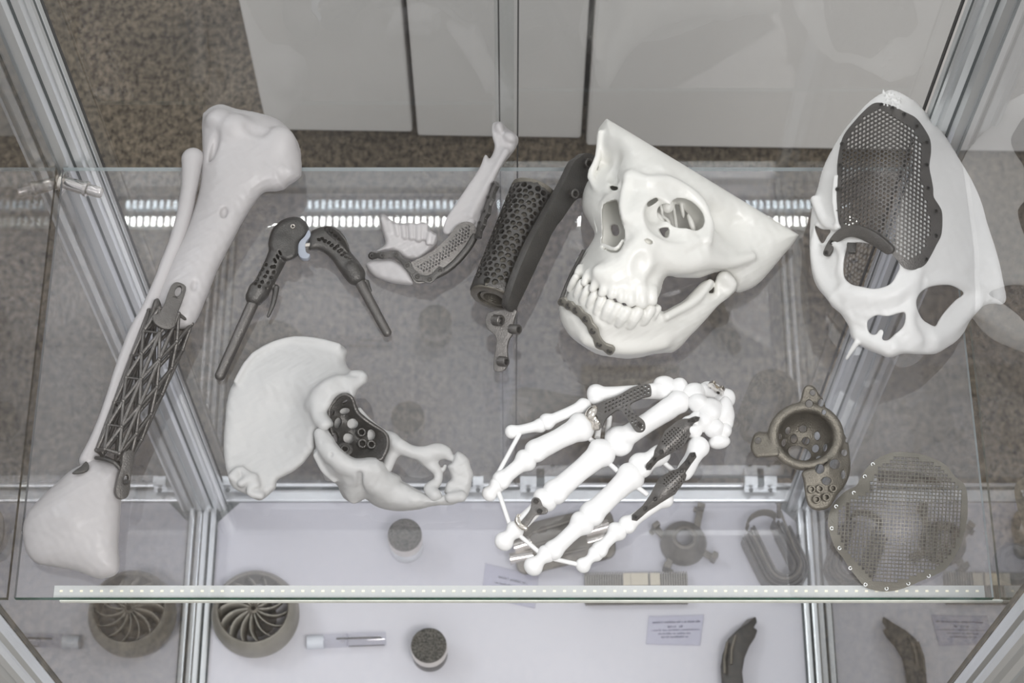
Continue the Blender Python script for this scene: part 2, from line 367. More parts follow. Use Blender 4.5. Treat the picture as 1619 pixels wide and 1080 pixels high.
# ------------------------------------------------------------------ thin sheets with real holes
def ellipse(c, a, b=None, ang=0, n=8):
    b = b or a; return (c[0], c[1], a, b, radians(ang), n)
def holes_hex(poly, pitch, r, ang=0, margin=2, sq=False, n=6, stretch=1.0, keep=None):
    p = np.array(poly)[:, :2]; c = p.mean(0); R = max(np.ptp(p[:, 0]), np.ptp(p[:, 1])); a = radians(ang); out = []
    k = int(R / pitch) + 3
    dy = 1.0 if sq else 0.866
    g = [((i + (0 if sq else 0.5 * (j % 2))) * pitch * stretch, j * dy * pitch) for i in range(-k, k) for j in range(-int(k / dy), int(k / dy))]
    g = np.array(g); q = np.stack([c[0] + g[:, 0] * cos(a) - g[:, 1] * sin(a), c[1] + g[:, 0] * sin(a) + g[:, 1] * cos(a)], 1)
    d = sd_poly(q[:, 0], q[:, 1], p); q = q[d > r * max(stretch, 1) + margin]
    for x, y in q:
        if keep is None or keep(x, y): out.append((x, y, r * stretch, r, a if not sq else a + pi / 4 * 0, n))
    return out
def sheet(name, outer, holes, mapf, thick, m, parent, step=12, bevel=0, seg=2, label=None, off=-1, extra=None, up=None):
    outer = np.array(outer, float)[:, :2]; V = [Vector((float(x), float(y))) for x, y in outer]; E = [(i, (i + 1) % len(V)) for i in range(len(V))]
    H = list(holes)
    for (cx, cy, a, b, t, n) in H:
        s0 = len(V); ph = pi / 4 if n == 4 else 0
        for k in range(n):
            w_ = 2 * pi * k / n + ph; x, y = a * cos(w_), b * sin(w_); V.append(Vector((cx + x * cos(t) - y * sin(t), cy + x * sin(t) + y * cos(t))))
        E += [(s0 + k, s0 + (k + 1) % n) for k in range(n)]
    if step:
        lo, hi = outer.min(0), outer.max(0); gx, gy = np.meshgrid(np.arange(lo[0], hi[0], step) + step * .37, np.arange(lo[1], hi[1], step) + step * .41); gx = gx.ravel() + rng.uniform(-.1, .1, gx.size) * step; gy = gy.ravel() + rng.uniform(-.1, .1, gy.size) * step
        ok = sd_poly(gx, gy, outer) > step * .45
        for (cx, cy, a, b, t, n) in H: ok &= (gx - cx) ** 2 + (gy - cy) ** 2 > (max(a, b) * 1.25) ** 2
        V += [Vector((float(x), float(y))) for x, y in zip(gx[ok], gy[ok])]
    vo, eo, fo, *_ = geometry.delaunay_2d_cdt(V, E, [], 0, 1e-5)
    q = np.array([(p.x, p.y) for p in vo]); f = np.array([list(t) for t in fo if len(t) == 3]); c = q[f].mean(1); ok = sd_poly(c[:, 0], c[:, 1], outer) > 0
    for (cx, cy, a, b, t, n) in H:
        dx, dy = c[:, 0] - cx, c[:, 1] - cy; near = (np.abs(dx) < max(a, b)) & (np.abs(dy) < max(a, b)) & ok
        x = dx[near] * cos(t) + dy[near] * sin(t); y = -dx[near] * sin(t) + dy[near] * cos(t)
        if n == 4: inn = np.maximum(np.abs(x) / a, np.abs(y) / b) < .7072
        else: inn = (x / a) ** 2 + (y / b) ** 2 < 1
        ok[np.where(near)[0][inn]] = False
    f = f[ok]; W = np.array(mapf(q[:, 0], q[:, 1]))
    nrm = np.cross(W[f[:, 1]] - W[f[:, 0]], W[f[:, 2]] - W[f[:, 0]]); tow = (CAM if up is None else np.array(up)) - W[f[:, 0]]
    if up is None or not callable(up):
        if (nrm * tow).sum() < 0: f = f[:, ::-1]
    used = np.unique(f); rm = np.full(len(W), -1); rm[used] = np.arange(len(used))
    o = obj(name, W[used], rm[f].tolist(), m, parent, True, label)
    solidify(o, thick, bevel, seg, off); return o
def plate(name, outer, holes, top, thick_px, m, parent, base=ZS, curve=4, step=12, bevel_px=1.0, label=None, seg=2):
    H = hm(top); S = S_of(base); o = spl(outer, curve) if curve else outer
    return sheet(name, o, holes, lambda u, v: P(u, v, H(u, v) * S, base), thick_px * S, m, parent, step, bevel_px * S, seg, label)
SCREW = {}
def screw(u, v, h, r, parent, name='screw', m='ti', base=ZS, ax=None, depth=1.0, ring=False, wh=None):
    """round screw head with a socket recess; r in pixels"""
    key = (m, ring)
    if key not in SCREW:
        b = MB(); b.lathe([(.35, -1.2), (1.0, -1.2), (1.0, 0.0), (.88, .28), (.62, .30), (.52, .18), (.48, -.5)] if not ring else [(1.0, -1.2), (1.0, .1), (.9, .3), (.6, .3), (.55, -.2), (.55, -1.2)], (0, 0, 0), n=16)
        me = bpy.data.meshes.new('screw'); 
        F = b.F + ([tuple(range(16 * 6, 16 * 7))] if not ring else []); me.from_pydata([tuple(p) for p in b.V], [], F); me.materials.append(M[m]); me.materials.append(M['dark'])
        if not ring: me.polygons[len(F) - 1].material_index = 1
        me.polygons.foreach_set('use_smooth', [True] * len(F)); sharp(me, .6); SCREW[key] = me
    o = bpy.data.objects.new(name, SCREW[key]); COL.objects.link(o); p = P(u, v, h * S_of(base), base) if wh is None else wh
    n = CAM - p if ax is None else np.array(ax, float); o.parent = parent; o.location = Vector(p - LOC[parent])
    o.rotation_euler = Vector(n).to_track_quat('Z', 'Y').to_euler(); k = r * S_of(base); o.scale = (k, k, k * depth); LOC[o] = LOC[parent]; return o
# ================================================================== the setting
def carpet_mat():
    m = bpy.data.materials.new('grey_needle_carpet'); m.use_nodes = True; nt = m.node_tree; b = nt.nodes['Principled BSDF']; N = nt.nodes.new; L = nt.links.new
    tc = N('ShaderNodeTexCoord'); n1 = N('ShaderNodeTexNoise'); n1.inputs['Scale'].default_value = 110; n1.inputs['Detail'].default_value = 9; n1.inputs['Roughness'].default_value = .75
    n2 = N('ShaderNodeTexNoise'); n2.inputs['Scale'].default_value = 5; n2.inputs['Detail'].default_value = 6; n2.inputs['Distortion'].default_value = .6
    mp = N('ShaderNodeMapping'); mp.inputs['Scale'].default_value = (1, .75, 1); L(tc.outputs['Object'], mp.inputs[0]); L(mp.outputs[0], n1.inputs['Vector']); L(tc.outputs['Object'], n2.inputs['Vector'])
    r1 = N('ShaderNodeValToRGB'); r1.color_ramp.elements[0].position = .40; r1.color_ramp.elements[1].position = .60
    r1.color_ramp.elements[0].color = (.022, .018, .013, 1); r1.color_ramp.elements[1].color = (.172, .141, .104, 1); L(n1.outputs['Fac'], r1.inputs[0])
    r2 = N('ShaderNodeValToRGB'); r2.color_ramp.elements[0].position = .35; r2.color_ramp.elements[1].position = .65
    r2.color_ramp.elements[0].color = (.78, .78, .78, 1); r2.color_ramp.elements[1].color = (1.2, 1.18, 1.16, 1); L(n2.outputs['Fac'], r2.inputs[0])
    mx = N('ShaderNodeMix'); mx.data_type = 'RGBA'; mx.blend_type = 'MULTIPLY'; mx.inputs[0].default_value = 1; L(r1.outputs[0], mx.inputs[6]); L(r2.outputs[0], mx.inputs[7]); L(mx.outputs[2], b.inputs['Base Color'])
    b.inputs['Roughness'].default_value = .95; b.inputs['Specular IOR Level'].default_value = .1
    bp = N('ShaderNodeBump'); bp.inputs['Strength'].default_value = .6; bp.inputs['Distance'].default_value = .004; L(n1.outputs['Fac'], bp.inputs['Height']); L(bp.outputs[0], b.inputs['Normal'])
    return m
M['carpet'] = carpet_mat(); M['carpet2'] = mat('brown_needle_carpet', (.165, .135, .11), .95, 0, .6, 250, 0, 150, .1, col2=(.075, .062, .052))
fl = MB().add([(-3, -1, 0), (3, -1, 0), (3, 4, 0), (-3, 4, 0)], [(0, 1, 2, 3)]).build('floor', 'carpet', smooth=False); tag(fl, kind='structure')
# carpet joint lines left of the case, a dark thin seam
M['wallp'] = mat('pale_grey_partition', (.74, .725, .71), .6, 0, .05, 30, .05, 3)
wl = thing('wall_back', None, None, (0, 1.5, 0)); wl['kind'] = 'structure'
q0, q1 = P(424, 222, 0, 0), P(1619, 240, 0, 0); dirw = (q1 - q0); dirw /= np.linalg.norm(dirw)
def alongx(u, v=228): return np.array((P(u, v, 0, 0) - q0).dot(dirw))
ang = atan2(dirw[1], dirw[0]); Rz = np.array([[cos(ang), -sin(ang), 0], [sin(ang), cos(ang), 0], [0, 0, 1]])
edges = [0, alongx(657), alongx(922), alongx(1640), alongx(2300)]
for i in range(4):
    a, b = edges[i] + (.004 if i else 0), edges[i + 1] - (.004 if i != 2 else .001)
    dy = (.0, .014, .004, .008)[i]; off = (-.0, -.02, -.022, -.022)[i]
    c = q0 + dirw * (a + b) / 2 + Rz @ np.array([0, .03 + off + dy, 0]); c[2] = .62
    p = MB().box(c, (b - a, .05, 1.2), Rz).build('panel', 'wallp', wl, smooth=False); bm = bpy.data.objects[p.name].modifiers.new('b', 'BEVEL'); bm.width = .004; bm.segments = 2
c = q0 + dirw * (edges[4] / 2) + Rz @ np.array([0, .07, 0]); c[2] = .62
MB().box(c, (edges[4], .03, 1.2), Rz).build('backing_board', 'seam', wl, smooth=False)

# ------------------------------------------------------------------ display case
HX = .395; YF, YBK = .462, .8735
case = thing('display_case', 'aluminium-framed glass display case standing on the grey carpet', 'display case', (0, .67, 0))
ZT = 1.98
# post outline: front face at Y=0 running inward (+x) from the glass line, grooves as in a slotted exhibition profile
prof = [(-.004, .0), (.010, -.003), (.0135, .001), (.0165, .006), (.019, .001), (.027, .001), (.031, .005), (.034, .001), (.0385, .003), (.040, .008), (.037, .011), (.037, .014), (.040, .017), (.040, .028), (.030, .040), (.010, .040), (-.004, .030)]
wide, slim = prof, [(p[0] * .74, p[1] * .66) for p in prof]
def post(x, y, sx, sy, nm, prof=slim):
    b = MB(); n = len(prof); V = [(x + sx * p[0], y + sy * p[1], z) for z in (ZB - .06, ZT) for p in prof]
    b.add(V, [(i, (i + 1) % n, n + (i + 1) % n, n + i) for i in range(n)] + [tuple(range(n)), tuple(range(n, 2 * n))])
    o = b.build(nm, 'alu', case, smooth=True, ang=.5)
    bm2 = bmesh.new(); bm2.from_mesh(o.data); bmesh.ops.recalc_face_normals(bm2, faces=bm2.faces); bm2.to_mesh(o.data); bm2.free()
    g = MB(); 
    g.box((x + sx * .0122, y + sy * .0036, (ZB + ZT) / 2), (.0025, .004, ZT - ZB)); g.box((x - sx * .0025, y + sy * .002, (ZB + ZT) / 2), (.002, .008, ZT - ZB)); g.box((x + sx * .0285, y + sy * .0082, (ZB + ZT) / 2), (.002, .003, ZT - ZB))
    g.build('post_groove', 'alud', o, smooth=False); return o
post(-HX, YBK, 1, 1, 'post'); post(HX, YBK, -1, 1, 'post'); 
post(-HX - .028, YF - .052, 1, 1, 'post', wide); post(HX + .028, YF - .052, -1, 1, 'post', wide)
def rail(c, d, nm='rail', m='alu'):
    o = MB().box(c, d).build(nm, m, case, smooth=False); b = o.modifiers.new('b', 'BEVEL'); b.width = .002; b.segments = 2; return o
yr = .886
rail((0, yr + .009, ZB - .008), (2 * HX, .017, .024)); rail((0, yr + .0190, ZB - .004), (2 * HX, .003, .02), 'rail_groove', 'alud'); rail((0, yr + .0235, ZB - .006), (2 * HX, .006, .02), 'door_track')
for sx in (-1, 1):
    rail((sx * (HX - .0035), .66, ZB - .004), (.007, .44, .024)); rail((sx * (HX - .0085), .66, ZB - .008), (.003, .44, .02), 'rail_groove', 'alud'); rail((sx * (HX - .0135), .66, ZB - .004), (.007, .44, .024))
    rail((sx * (HX - .018), .66, ZB - .006), (.002, .44, .02), 'rail_groove', 'alud')
    rail((sx * (HX - .01), .66, ZT + .01), (.02, .44, .024))
rail((0, YF - .02, ZB - .004), (2 * HX, .03, .024)); rail((0, yr + .01, ZT + .01), (2 * HX, .03, .024)); rail((0, YF - .02, ZT + .01), (2 * HX, .03, .024))
# base panel with clipped corners
xw = HX - .019; cc = .027; y0, y1 = YF - .0, yr
bp_ = [(-xw, y0), (xw, y0), (xw, y1 - cc), (xw - cc, y1), (-xw + cc, y1), (-xw, y1 - cc)]
n = 6; MB().add([(x, y, z) for z in (ZB - .01, ZB) for x, y in bp_], [tuple(range(6))[::-1], tuple(range(6, 12))] + [(i, (i + 1) % n, n + (i + 1) % n, n + i) for i in range(n)]).build('base_panel', 'panel', case, smooth=False)
for sx in (-1, 1):
    MB().add([(sx * (xw + .0), y1, ZB + z) for z in (-.012, -.002)] + [(sx * (xw - cc - .004), y1 + .001, ZB + z) for z in (-.012, -.002)] + [(sx * xw, y1 - cc - .004, ZB + z) for z in (-.012, -.002)],
             [(0, 2, 4), (1, 3, 5), (0, 1, 3, 2), (2, 3, 5, 4), (4, 5, 1, 0)]).build('corner_bracket', 'alud', case, smooth=False)
# panes
def pane(c, d, nm, m, edge=None):
    o = MB().box(c, d).build(nm, m, case, smooth=False)
    if edge:
        o.data.materials.append(M[edge]); k = int(np.argmin(d))
        for p in o.data.polygons:
            if abs(p.normal[k]) < .5: p.material_index = 1
    return o
zc, hz = (ZB + ZT) / 2, ZT - ZB
for sx in (-1, 1): pane((sx * (HX + .003), .67, zc), (.005, .42, hz), 'side_pane', 'side')
pane((-.181, yr + .0215, zc + .01), (.378, .004, hz - .02), 'sliding_door_pane', 'back', 'seam'); pane((.181, yr + .0285, zc + .01), (.378, .004, hz - .02), 'sliding_door_pane', 'back', 'seam')
pane((0, YF - .03, zc), (2 * HX, .005, hz), 'front_pane', 'front')
for x_, y_ in ((.008, .0185), (-.008, .0255), (-.3735, .0185), (.3665, .0255)): MB().box((x_ + .0035, yr + y_, zc + .01), (.0013, .003, hz - .02)).build('door_seal', 'seam', case, smooth=False)
# door rollers on the track
for (u, v, w_, l2) in ((385, 776, 50, 0), (752, 762, 42, 1), (862, 762, 66, 1), (1208, 768, 52, 0)):
    p = P(u, v, 0.006, ZB); p[1] = yr + .020; b = MB(); W = w_ * .0008
    b.box((p[0] - W * .3, p[1], ZB + .022), (W * .4, .012, .012)); b.box((p[0] + W * .3, p[1], ZB + .022), (W * .4, .012, .012)); b.box((p[0], p[1] - .003, ZB + .015), (W, .014, .006))
    o = b.build('door_roller', 'alu', case, smooth=False); MB().box((p[0], p[1], ZB + .021), (W * .22, .010, .008)).build('roller_wheel', 'alud', o, smooth=False)
    for s_ in (-.3, .3): MB().lathe([(.0001, .003), (.0025, .003), (.003, 0)], (p[0] + s_ * W, p[1] - .009, ZB + .019), (0, -1, .5), 10).build('screw', 'alud', o)
# shelf pins
for sx, y in ((-1, .862),):
    a = np.array([sx * (HX - .004), y, ZS - .012]); b = MB(); b.lathe([(.0001, .034), (.0045, .034), (.0052, .032), (.0052, .022), (.0072, .021), (.0072, .0185), (.0062, .018), (.006, 0), (.010, -.001), (.010, -.004), (.0001, -.004)], a, (-sx * 1, -.32, 0), 20); b.build('shelf_pin', 'chrome', case)
# ------------------------------------------------------------------ the glass shelf
shelf = thing('glass_shelf', 'clear glass shelf with green front edge across the middle of the display case', 'shelf', (0, .67, ZS))
TH = .0065; SX = .3925; SY0, SY1 = .4738, .871
sh = MB().box((0, (SY0 + SY1) / 2, ZS - TH / 2), (2 * SX, SY1 - SY0, TH)).build('glass_sheet', 'shelf', shelf, smooth=False)
sh.data.materials.append(M['green']); sh.data.materials.append(M['pale']); sh.data.materials.append(M['seam'])
for p in sh.data.polygons:
    if p.normal.y < -.5: p.material_index = 1
    elif p.normal.y > .5: p.material_index = 2
    elif abs(p.normal.x) > .5: p.material_index = 2 if p.normal.x > 0 else 3
for o_ in (case, shelf): o_.location.x -= .0065; LOC[o_] = LOC[o_] + np.array([-.0065, 0, 0])
# LED tape stuck under the front edge
led = thing('led_tape', 'cream LED tape stuck along the front edge of the glass shelf', 'light strip', (0, SY0, ZS - .01))
xa, xb = P(82, 935, 0)[0], P(1560, 935, 0)[0]
MB().box(((xa + xb) / 2, SY0 + .0070, ZS - TH - .0012), (xb - xa, .0105, .0018)).build('tape', 'tape', led, smooth=False)
xa2, xb2 = P(90, 950, 0)[0], P(1590, 950, 0)[0]
MB().box(((xa2 + xb2) / 2, SY0 + .0005, ZS - TH - .0045), (xb2 - xa2, .0016, .0050)).build('tape_lip', 'strip', led, smooth=False)
chip = None
for i in range(92):
    x = xa + .006 + i * (xb - xa - .012) / 91
    if chip is None: chip = MB().box((0, 0, 0), (.0024, .0016, .0006)).build('led_chip', 'chip', led, smooth=False)
    else: o = chip.copy(); COL.objects.link(o); chip_o = o; chip_o.location = (x - 0, .0075, .0037)
    if i == 0: chip.data.transform(Matrix.Translation(Vector(LOC[led]))); chip.location = (x, .0075, .0037)
# ------------------------------------------------------------------ linear LED lamp on the hall ceiling, mirrored as two dashed rows in the shelf
lamp = thing('linear_ceiling_lamp', 'linear LED lamp seen as two dashed rows of light mirrored in the glass shelf', 'lamp', (0, 2.04, ZS + 2.2))
MB().box((.2, 2.04, ZS + 2.232), (2.3, .09, .05)).build('housing', 'alu', lamp, smooth=False)
ld = [None, None]
for r in range(2):
    for i in range(138):
        x = -.835 + i * .01465
        if ld[r] is None: ld[r] = MB().box((0, 2.04, ZS + 2.2), (.0068, .020 if r == 0 else .018, .003)).build('led_diode', 'led' if r == 0 else 'led2', lamp, smooth=False); o = ld[r]
        else: o = ld[r].copy(); COL.objects.link(o)
        o.location = (x, -.022 if r == 0 else .020, 0)
RESTS = []
# ================================================================== things on the shelf
def sc_(p, o): return [((q[0] / o[2]) + o[0], (q[1] / o[2]) + o[1]) + tuple(q[2:]) for q in p]
c1 = (0, 130, 2.7); c2 = (0, 430, 2.16); c3 = (320, 300, 3.375); c4 = (560, 180, 3.6); c5 = (720, 220, 2.842); c6 = (860, 170, 2.5714); c7 = (1250, 120, 2.25)
c8 = (340, 520, 3.6); c9 = (740, 580, 3.177); c10 = (1160, 590, 3.0)
def base_at(u, v, b=ZS): return P(u, v, 0, b)

# ---------------- shin bone with lattice cage
tib = thing('shin_bone_model', 'white shin bone model with a dark lattice cage, left end of the shelf', 'bone model', base_at(200, 600))
Hs = [(400, 240, 78), (330, 200, 70), (455, 230, 74), (360, 340, 66), (300, 450, 62), (250, 540, 60), (180, 700, 60)]
b = Body((255, 155, 485, 530), -4, 92, 2.0)
b.pillow([(320, 189), (326, 176), (338, 168), (352, 166), (374, 173), (407, 179), (441, 191), (463, 213), (474, 237), (476, 274), (470, 284), (455, 292), (450, 299), (438, 302), (418, 304), (404, 319), (385, 348), (367, 382), (344, 426), (326, 471), (307, 512), (285, 520), (262, 512), (250, 490), (252, 463), (274, 408), (294, 367), (314, 308), (320, 255)],
         Hs, [(400, 230, 40), (300, 450, 31), (440, 260, 38), (340, 200, 34), (270, 500, 30)], [(400, 230, 42), (300, 450, 34), (330, 330, 36)][0][2], noise=.5)
b.ell((372, 205, 62), (30, 26, 26), 20, 18).ell((440, 235, 60), (30, 36, 24), 10, 14).ell((345, 190, 56), (22, 18, 24), -20, 12).ell((438, 286, 42), (26, 14, 22), -15, 10)
b.ell((405, 200, 84), (18, 12, 8), 25, 10, cut=True); b.ell((338, 235, 62), (6, 26, 8), 10, 10, cut=True)
b.ell((354, 335, 66), (6.5, 10, 9), 12, 3, cut=True).ell((307, 450, 63), (6, 9.5, 9), 8, 5, cut=True); b.ell((350, 262, 74), (2.5, 2.5, 3), 0, 1, cut=True)
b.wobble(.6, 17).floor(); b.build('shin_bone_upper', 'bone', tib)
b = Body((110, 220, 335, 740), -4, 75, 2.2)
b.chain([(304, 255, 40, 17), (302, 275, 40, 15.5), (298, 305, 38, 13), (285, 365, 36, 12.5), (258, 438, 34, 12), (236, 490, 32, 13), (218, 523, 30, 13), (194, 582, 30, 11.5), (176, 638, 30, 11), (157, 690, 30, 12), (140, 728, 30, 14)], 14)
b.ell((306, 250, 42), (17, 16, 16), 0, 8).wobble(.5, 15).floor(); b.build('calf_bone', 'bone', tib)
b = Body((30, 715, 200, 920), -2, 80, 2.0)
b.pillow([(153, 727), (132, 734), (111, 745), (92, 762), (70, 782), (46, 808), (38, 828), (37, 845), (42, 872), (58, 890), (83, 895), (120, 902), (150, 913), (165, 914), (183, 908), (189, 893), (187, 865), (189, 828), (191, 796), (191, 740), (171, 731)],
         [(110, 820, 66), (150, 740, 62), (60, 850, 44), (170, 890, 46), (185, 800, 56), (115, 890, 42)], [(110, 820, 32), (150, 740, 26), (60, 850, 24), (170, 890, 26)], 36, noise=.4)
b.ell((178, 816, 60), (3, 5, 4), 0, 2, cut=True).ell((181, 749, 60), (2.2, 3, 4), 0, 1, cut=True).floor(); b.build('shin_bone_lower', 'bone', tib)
# cage: struts on a tube around the gap
def uvh(u, v, h): return Pp(u, v, h)
A_, B_ = uvh(270, 505, 36), uvh(180, 722, 36); ax = (B_ - A_); Lc = np.linalg.norm(ax); ax = ax / Lc
e1 = np.cross(ax, CAM - A_); e1 /= np.linalg.norm(e1); e2 = np.cross(e1, ax)       # e2 faces the camera
NR, NA = 6, 7; mb = MB(); S = S_SHELF; nodes = {}
for i in range(NR + 1):
    for k in range(NA):
        t = i / NR; a = 2 * pi * (k + .5 * (i % 2)) / NA; R = (36 - 9 * t) * S; nodes[i, k] = A_ + ax * Lc * t + R * (cos(a) * e1 + .95 * sin(a) * e2)
for i in range(NR + 1):
    for k in range(NA):
        k2 = (k + 1) % NA; r = 3.1 * S
        if i in (0, NR) or k % 3 == 0: mb.tube([nodes[i, k], nodes[i, k2]], (3.0 if i in (0, NR) else 1.8) * S, 7)
        if i < NR:
            d = (i % 2); mb.tube([nodes[i, k], nodes[i + 1, k]], r, 7); mb.tube([nodes[i, k], nodes[i + 1, (k + (1 if d else -1)) % NA]], r, 7)
            if i < NR - 1 and (k + i) % 2 == 0: mb.tube([nodes[i, k], nodes[i + 2, k]], r * 1.1, 7)
        mb.ball(nodes[i, k], 4.2 * S, 8)
cage = mb.build('lattice_cage', 'ti', tib, ang=1.2, label='dark grey open lattice cage bridging the shin bone')
upl = plate('slotted_plate', [(272, 450), (280, 446), (291, 450), (294, 458), (287, 480), (279, 499), (276, 516), (262, 520), (246, 512), (242, 500), (252, 494), (259, 482), (266, 462)], [(282, 460, 5, 9, radians(20), 14)], [(280, 460, 69), (262, 505, 74), (290, 490, 66)], 7, 'ti', tib, bevel_px=1.6, step=8)
plate('cage_collar', [(246, 474), (252, 474), (256, 492), (244, 512), (236, 520), (232, 512), (240, 494)], [], [(246, 490, 62), (236, 520, 58), (256, 480, 60)], 8, 'tid', tib, bevel_px=1.4, step=8)
plate('slotted_plate', [(196, 716), (209, 712), (213, 722), (208, 748), (205, 776), (200, 787), (190, 788), (184, 778), (187, 758), (193, 736)], [(200, 757, 4, 7, radians(12), 12)], [(200, 720, 66), (192, 780, 58), (210, 740, 56)], 8, 'ti', tib, bevel_px=1.6, step=8)
plate('wedge_tab', [(114, 747), (128, 737), (136, 729), (141, 736), (138, 744), (124, 748)], [], [(114, 747, 66), (136, 729, 58), (138, 744, 60)], 4, 'tid', tib, bevel_px=.8, curve=2)
sh_ = Body((140, 705, 205, 750), 0, 80, 1.6); sh_.fn(lambda X, Y, D: X * 0 + 50); sh_.chain([(152, 724, 50, 3), (165, 726, 62, 3.2), (180, 731, 66, 3.4), (190, 741, 60, 3.4)], 4); sh_.build('cage_rim', 'tid', tib)
screw(276, 473, 68, 5, tib, m='tid'); screw(200, 762, 60, 4.5, tib, m='tid')

# ---------------- hinged elbow implant
elb = thing('elbow_joint_implant', 'dark metal hinged elbow implant with two stem legs spread apart beside the shin bone', 'implant', base_at(470, 440))
b = Body((395, 335, 500, 510), -2, 62, 1.15)
b.pillow([(427, 372), (434, 358), (450, 346), (470, 343), (484, 352), (489, 366), (484, 374), (474, 384), (472, 402), (462, 411), (450, 412), (438, 402), (425, 390)], [(455, 370, 46), (480, 360, 40)], 13, 9, k=5)
b.chain([(446, 388, 32, 17), (432, 420, 28, 15.5), (414, 454, 24, 15), (408, 462, 23, 15.5)], 8); b.cap((409, 461, 24, 17), (403, 470, 23, 15), 3)
b.chain([(437, 455, 22, 5), (432, 480, 20, 4), (424, 500, 16, 2.5)], 5)
for (x, y, r1, r2) in [(414, 337, 13, 5), (400, 357, 13, 5), (386, 378, 14, 5.5)]:
    p = sc_([(x, y)], c3)[0]; b.ell((p[0], p[1], 46), (r1 / 3.375 + .6, r2 / 3.375 + .4, 16), 62, 1, cut=True)
random.seed(3)
for (x, y) in [(340, 400), (372, 412), (318, 425), (350, 440), (382, 440), (300, 448), (332, 462), (365, 468), (290, 478), (318, 492), (350, 498), (378, 470), (305, 515), (340, 525), (280, 500), (362, 516), (330, 380), (385, 410)]:
    p = sc_([(x, y)], c3)[0]; b.ell((p[0] + random.uniform(-.8, .8), p[1], 40), (2.9, 2.4, 9), random.uniform(-80, 80), .8, cut=True)
b.floor(); b.build('hinge_body', 'tid', elb, 1)
b = Body((335, 455, 415, 610), -2, 40, 1.3); b.cap((407, 464, 22, 9.6), (348, 594, 12, 8.4), 2); b.floor(); b.build('stem', 'ti', elb)
b = Body((478, 350, 585, 470), -2, 62, 1.15)
b.pillow([(490, 370), (500, 362), (514, 358), (530, 360), (545, 374), (553, 396), (568, 415), (577, 430), (574, 441), (556, 449), (540, 432), (523, 408), (505, 396), (488, 394)], [(510, 372, 44), (560, 430, 36), (540, 380, 42)], 15, 13, k=5)
b.pillow([(512, 360), (523, 357), (534, 364), (548, 380), (552, 398), (535, 392), (520, 372)], [(530, 370, 52), (550, 392, 44), (515, 362, 50)], 3.5, 3, k=3)
b.cap((556, 428, 26, 16), (563, 438, 25, 14), 3); b.cap((580, 446, 20, 4), (585, 460, 18, 3), 5)
for (x, y) in [(664, 210), (686, 226), (708, 246), (728, 266)]:
    p = sc_([(x, y)], c3)[0]; b.ell((p[0], p[1], 50), (3.2, 2.4, 12), 20, .8, cut=True)
for (x, y) in [(622, 266), (655, 274), (690, 296), (706, 312), (728, 328), (745, 346), (765, 356), (785, 362), (740, 320), (675, 282), (720, 300), (760, 336), (798, 376), (640, 262)]:
    p = sc_([(x, y)], c3)[0]; b.ell((p[0], p[1], 42), (3.1, 2.3, 8), random.uniform(-60, 60), .8, cut=True)
b.floor(); b.build('hinge_arm', 'tid', elb, 1)
b = Body((550, 420, 625, 540), -2, 40, 1.3); b.cap((562, 434, 24, 8.6), (612, 526, 12, 7.4), 2); b.floor(); b.build('stem', 'ti', elb)
plate('bearing_liner', [(488, 363), (491, 372), (483, 384), (484, 398), (490, 402), (486, 408), (476, 407), (471, 398), (473, 383), (482, 373)], [], [(480, 385, 39)], 10, 'liner', elb, bevel_px=1, step=8, label='pale blue-grey bearing liner')
MB().lathe([(0.0001, -8 * S), (4.5 * S, -8 * S), (4.5 * S, 8 * S), (.0001, 8 * S)], Pp(485, 388, 34), (1, .1, 0), 16).build('hinge_pin', 'chrome', elb)
screw(463, 358, 46, 4, elb, m='chrome', ax=(0, -.1, 1))

# ---------------- half jaw with mesh plate
jaw = thing('half_jaw_model', 'white half jaw model with a curved dark mesh plate, left of the perforated cylinder', 'bone model', base_at(690, 400))
JH = [(795, 205, 42), (740, 320, 44), (710, 390, 34), (640, 380, 40), (620, 430, 30), (790, 240, 40)]
b = Body((695, 185, 825, 400), -2, 62, 1.5)
b.pillow(sc_([(785, 62), (800, 46), (822, 42), (848, 52), (868, 78), (925, 122), (933, 160), (915, 200), (890, 235), (850, 285), (815, 345), (800, 400), (770, 500), (740, 590), (715, 700), (640, 700), (520, 690), (508, 640), (530, 585), (580, 510), (640, 420), (700, 330), (722, 290), (742, 238), (756, 236), (770, 256), (790, 225), (800, 180), (785, 120)], c4), JH, [(795, 205, 9), (740, 320, 9), (710, 390, 11), (800, 225, 12)], 9, noise=.4)
b.ell((790, 205, 40), (8, 13, 11), -10, 6).ell((806, 218, 40), (12, 9, 10), 40, 6); b.cap((800, 240, 42, 4), (745, 340, 42, 4), 14); b.ell((732, 352, 55), (26, 6, 5), -60, 8, cut=True)
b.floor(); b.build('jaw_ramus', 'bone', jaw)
b = Body((595, 335, 700, 415), -2, 62, 1.2)
b.pillow(sc_([(145, 595), (160, 573), (180, 580), (225, 615), (280, 625), (325, 622), (360, 628), (400, 616), (420, 650), (442, 672), (470, 690), (470, 740), (420, 790), (360, 830), (290, 820), (240, 785), (180, 780), (125, 783), (175, 745), (172, 700), (155, 650)], c4), [(620, 370, 42), (670, 380, 36), (640, 400, 34)], 12, 8, noise=.8)
for (x, y, x2, y2, r) in [(165, 600, 195, 700, 15), (200, 620, 220, 710, 16), (240, 640, 255, 720, 17), (280, 645, 290, 735, 17), (325, 640, 330, 745, 20), (370, 645, 365, 755, 22), (405, 640, 400, 750, 17), (430, 685, 415, 770, 15), (455, 700, 440, 760, 13)]:
    p, q = sc_([(x, y), (x2, y2)], c4); b.cap((p[0], p[1], 45, r / 3.6 * 1.1), (p[0]*.4+q[0]*.6, p[1]*.4+q[1]*.6, 40, r / 3.6 * .9), 4)
b.floor(); b.build('tooth_row', 'bone', jaw, 1)
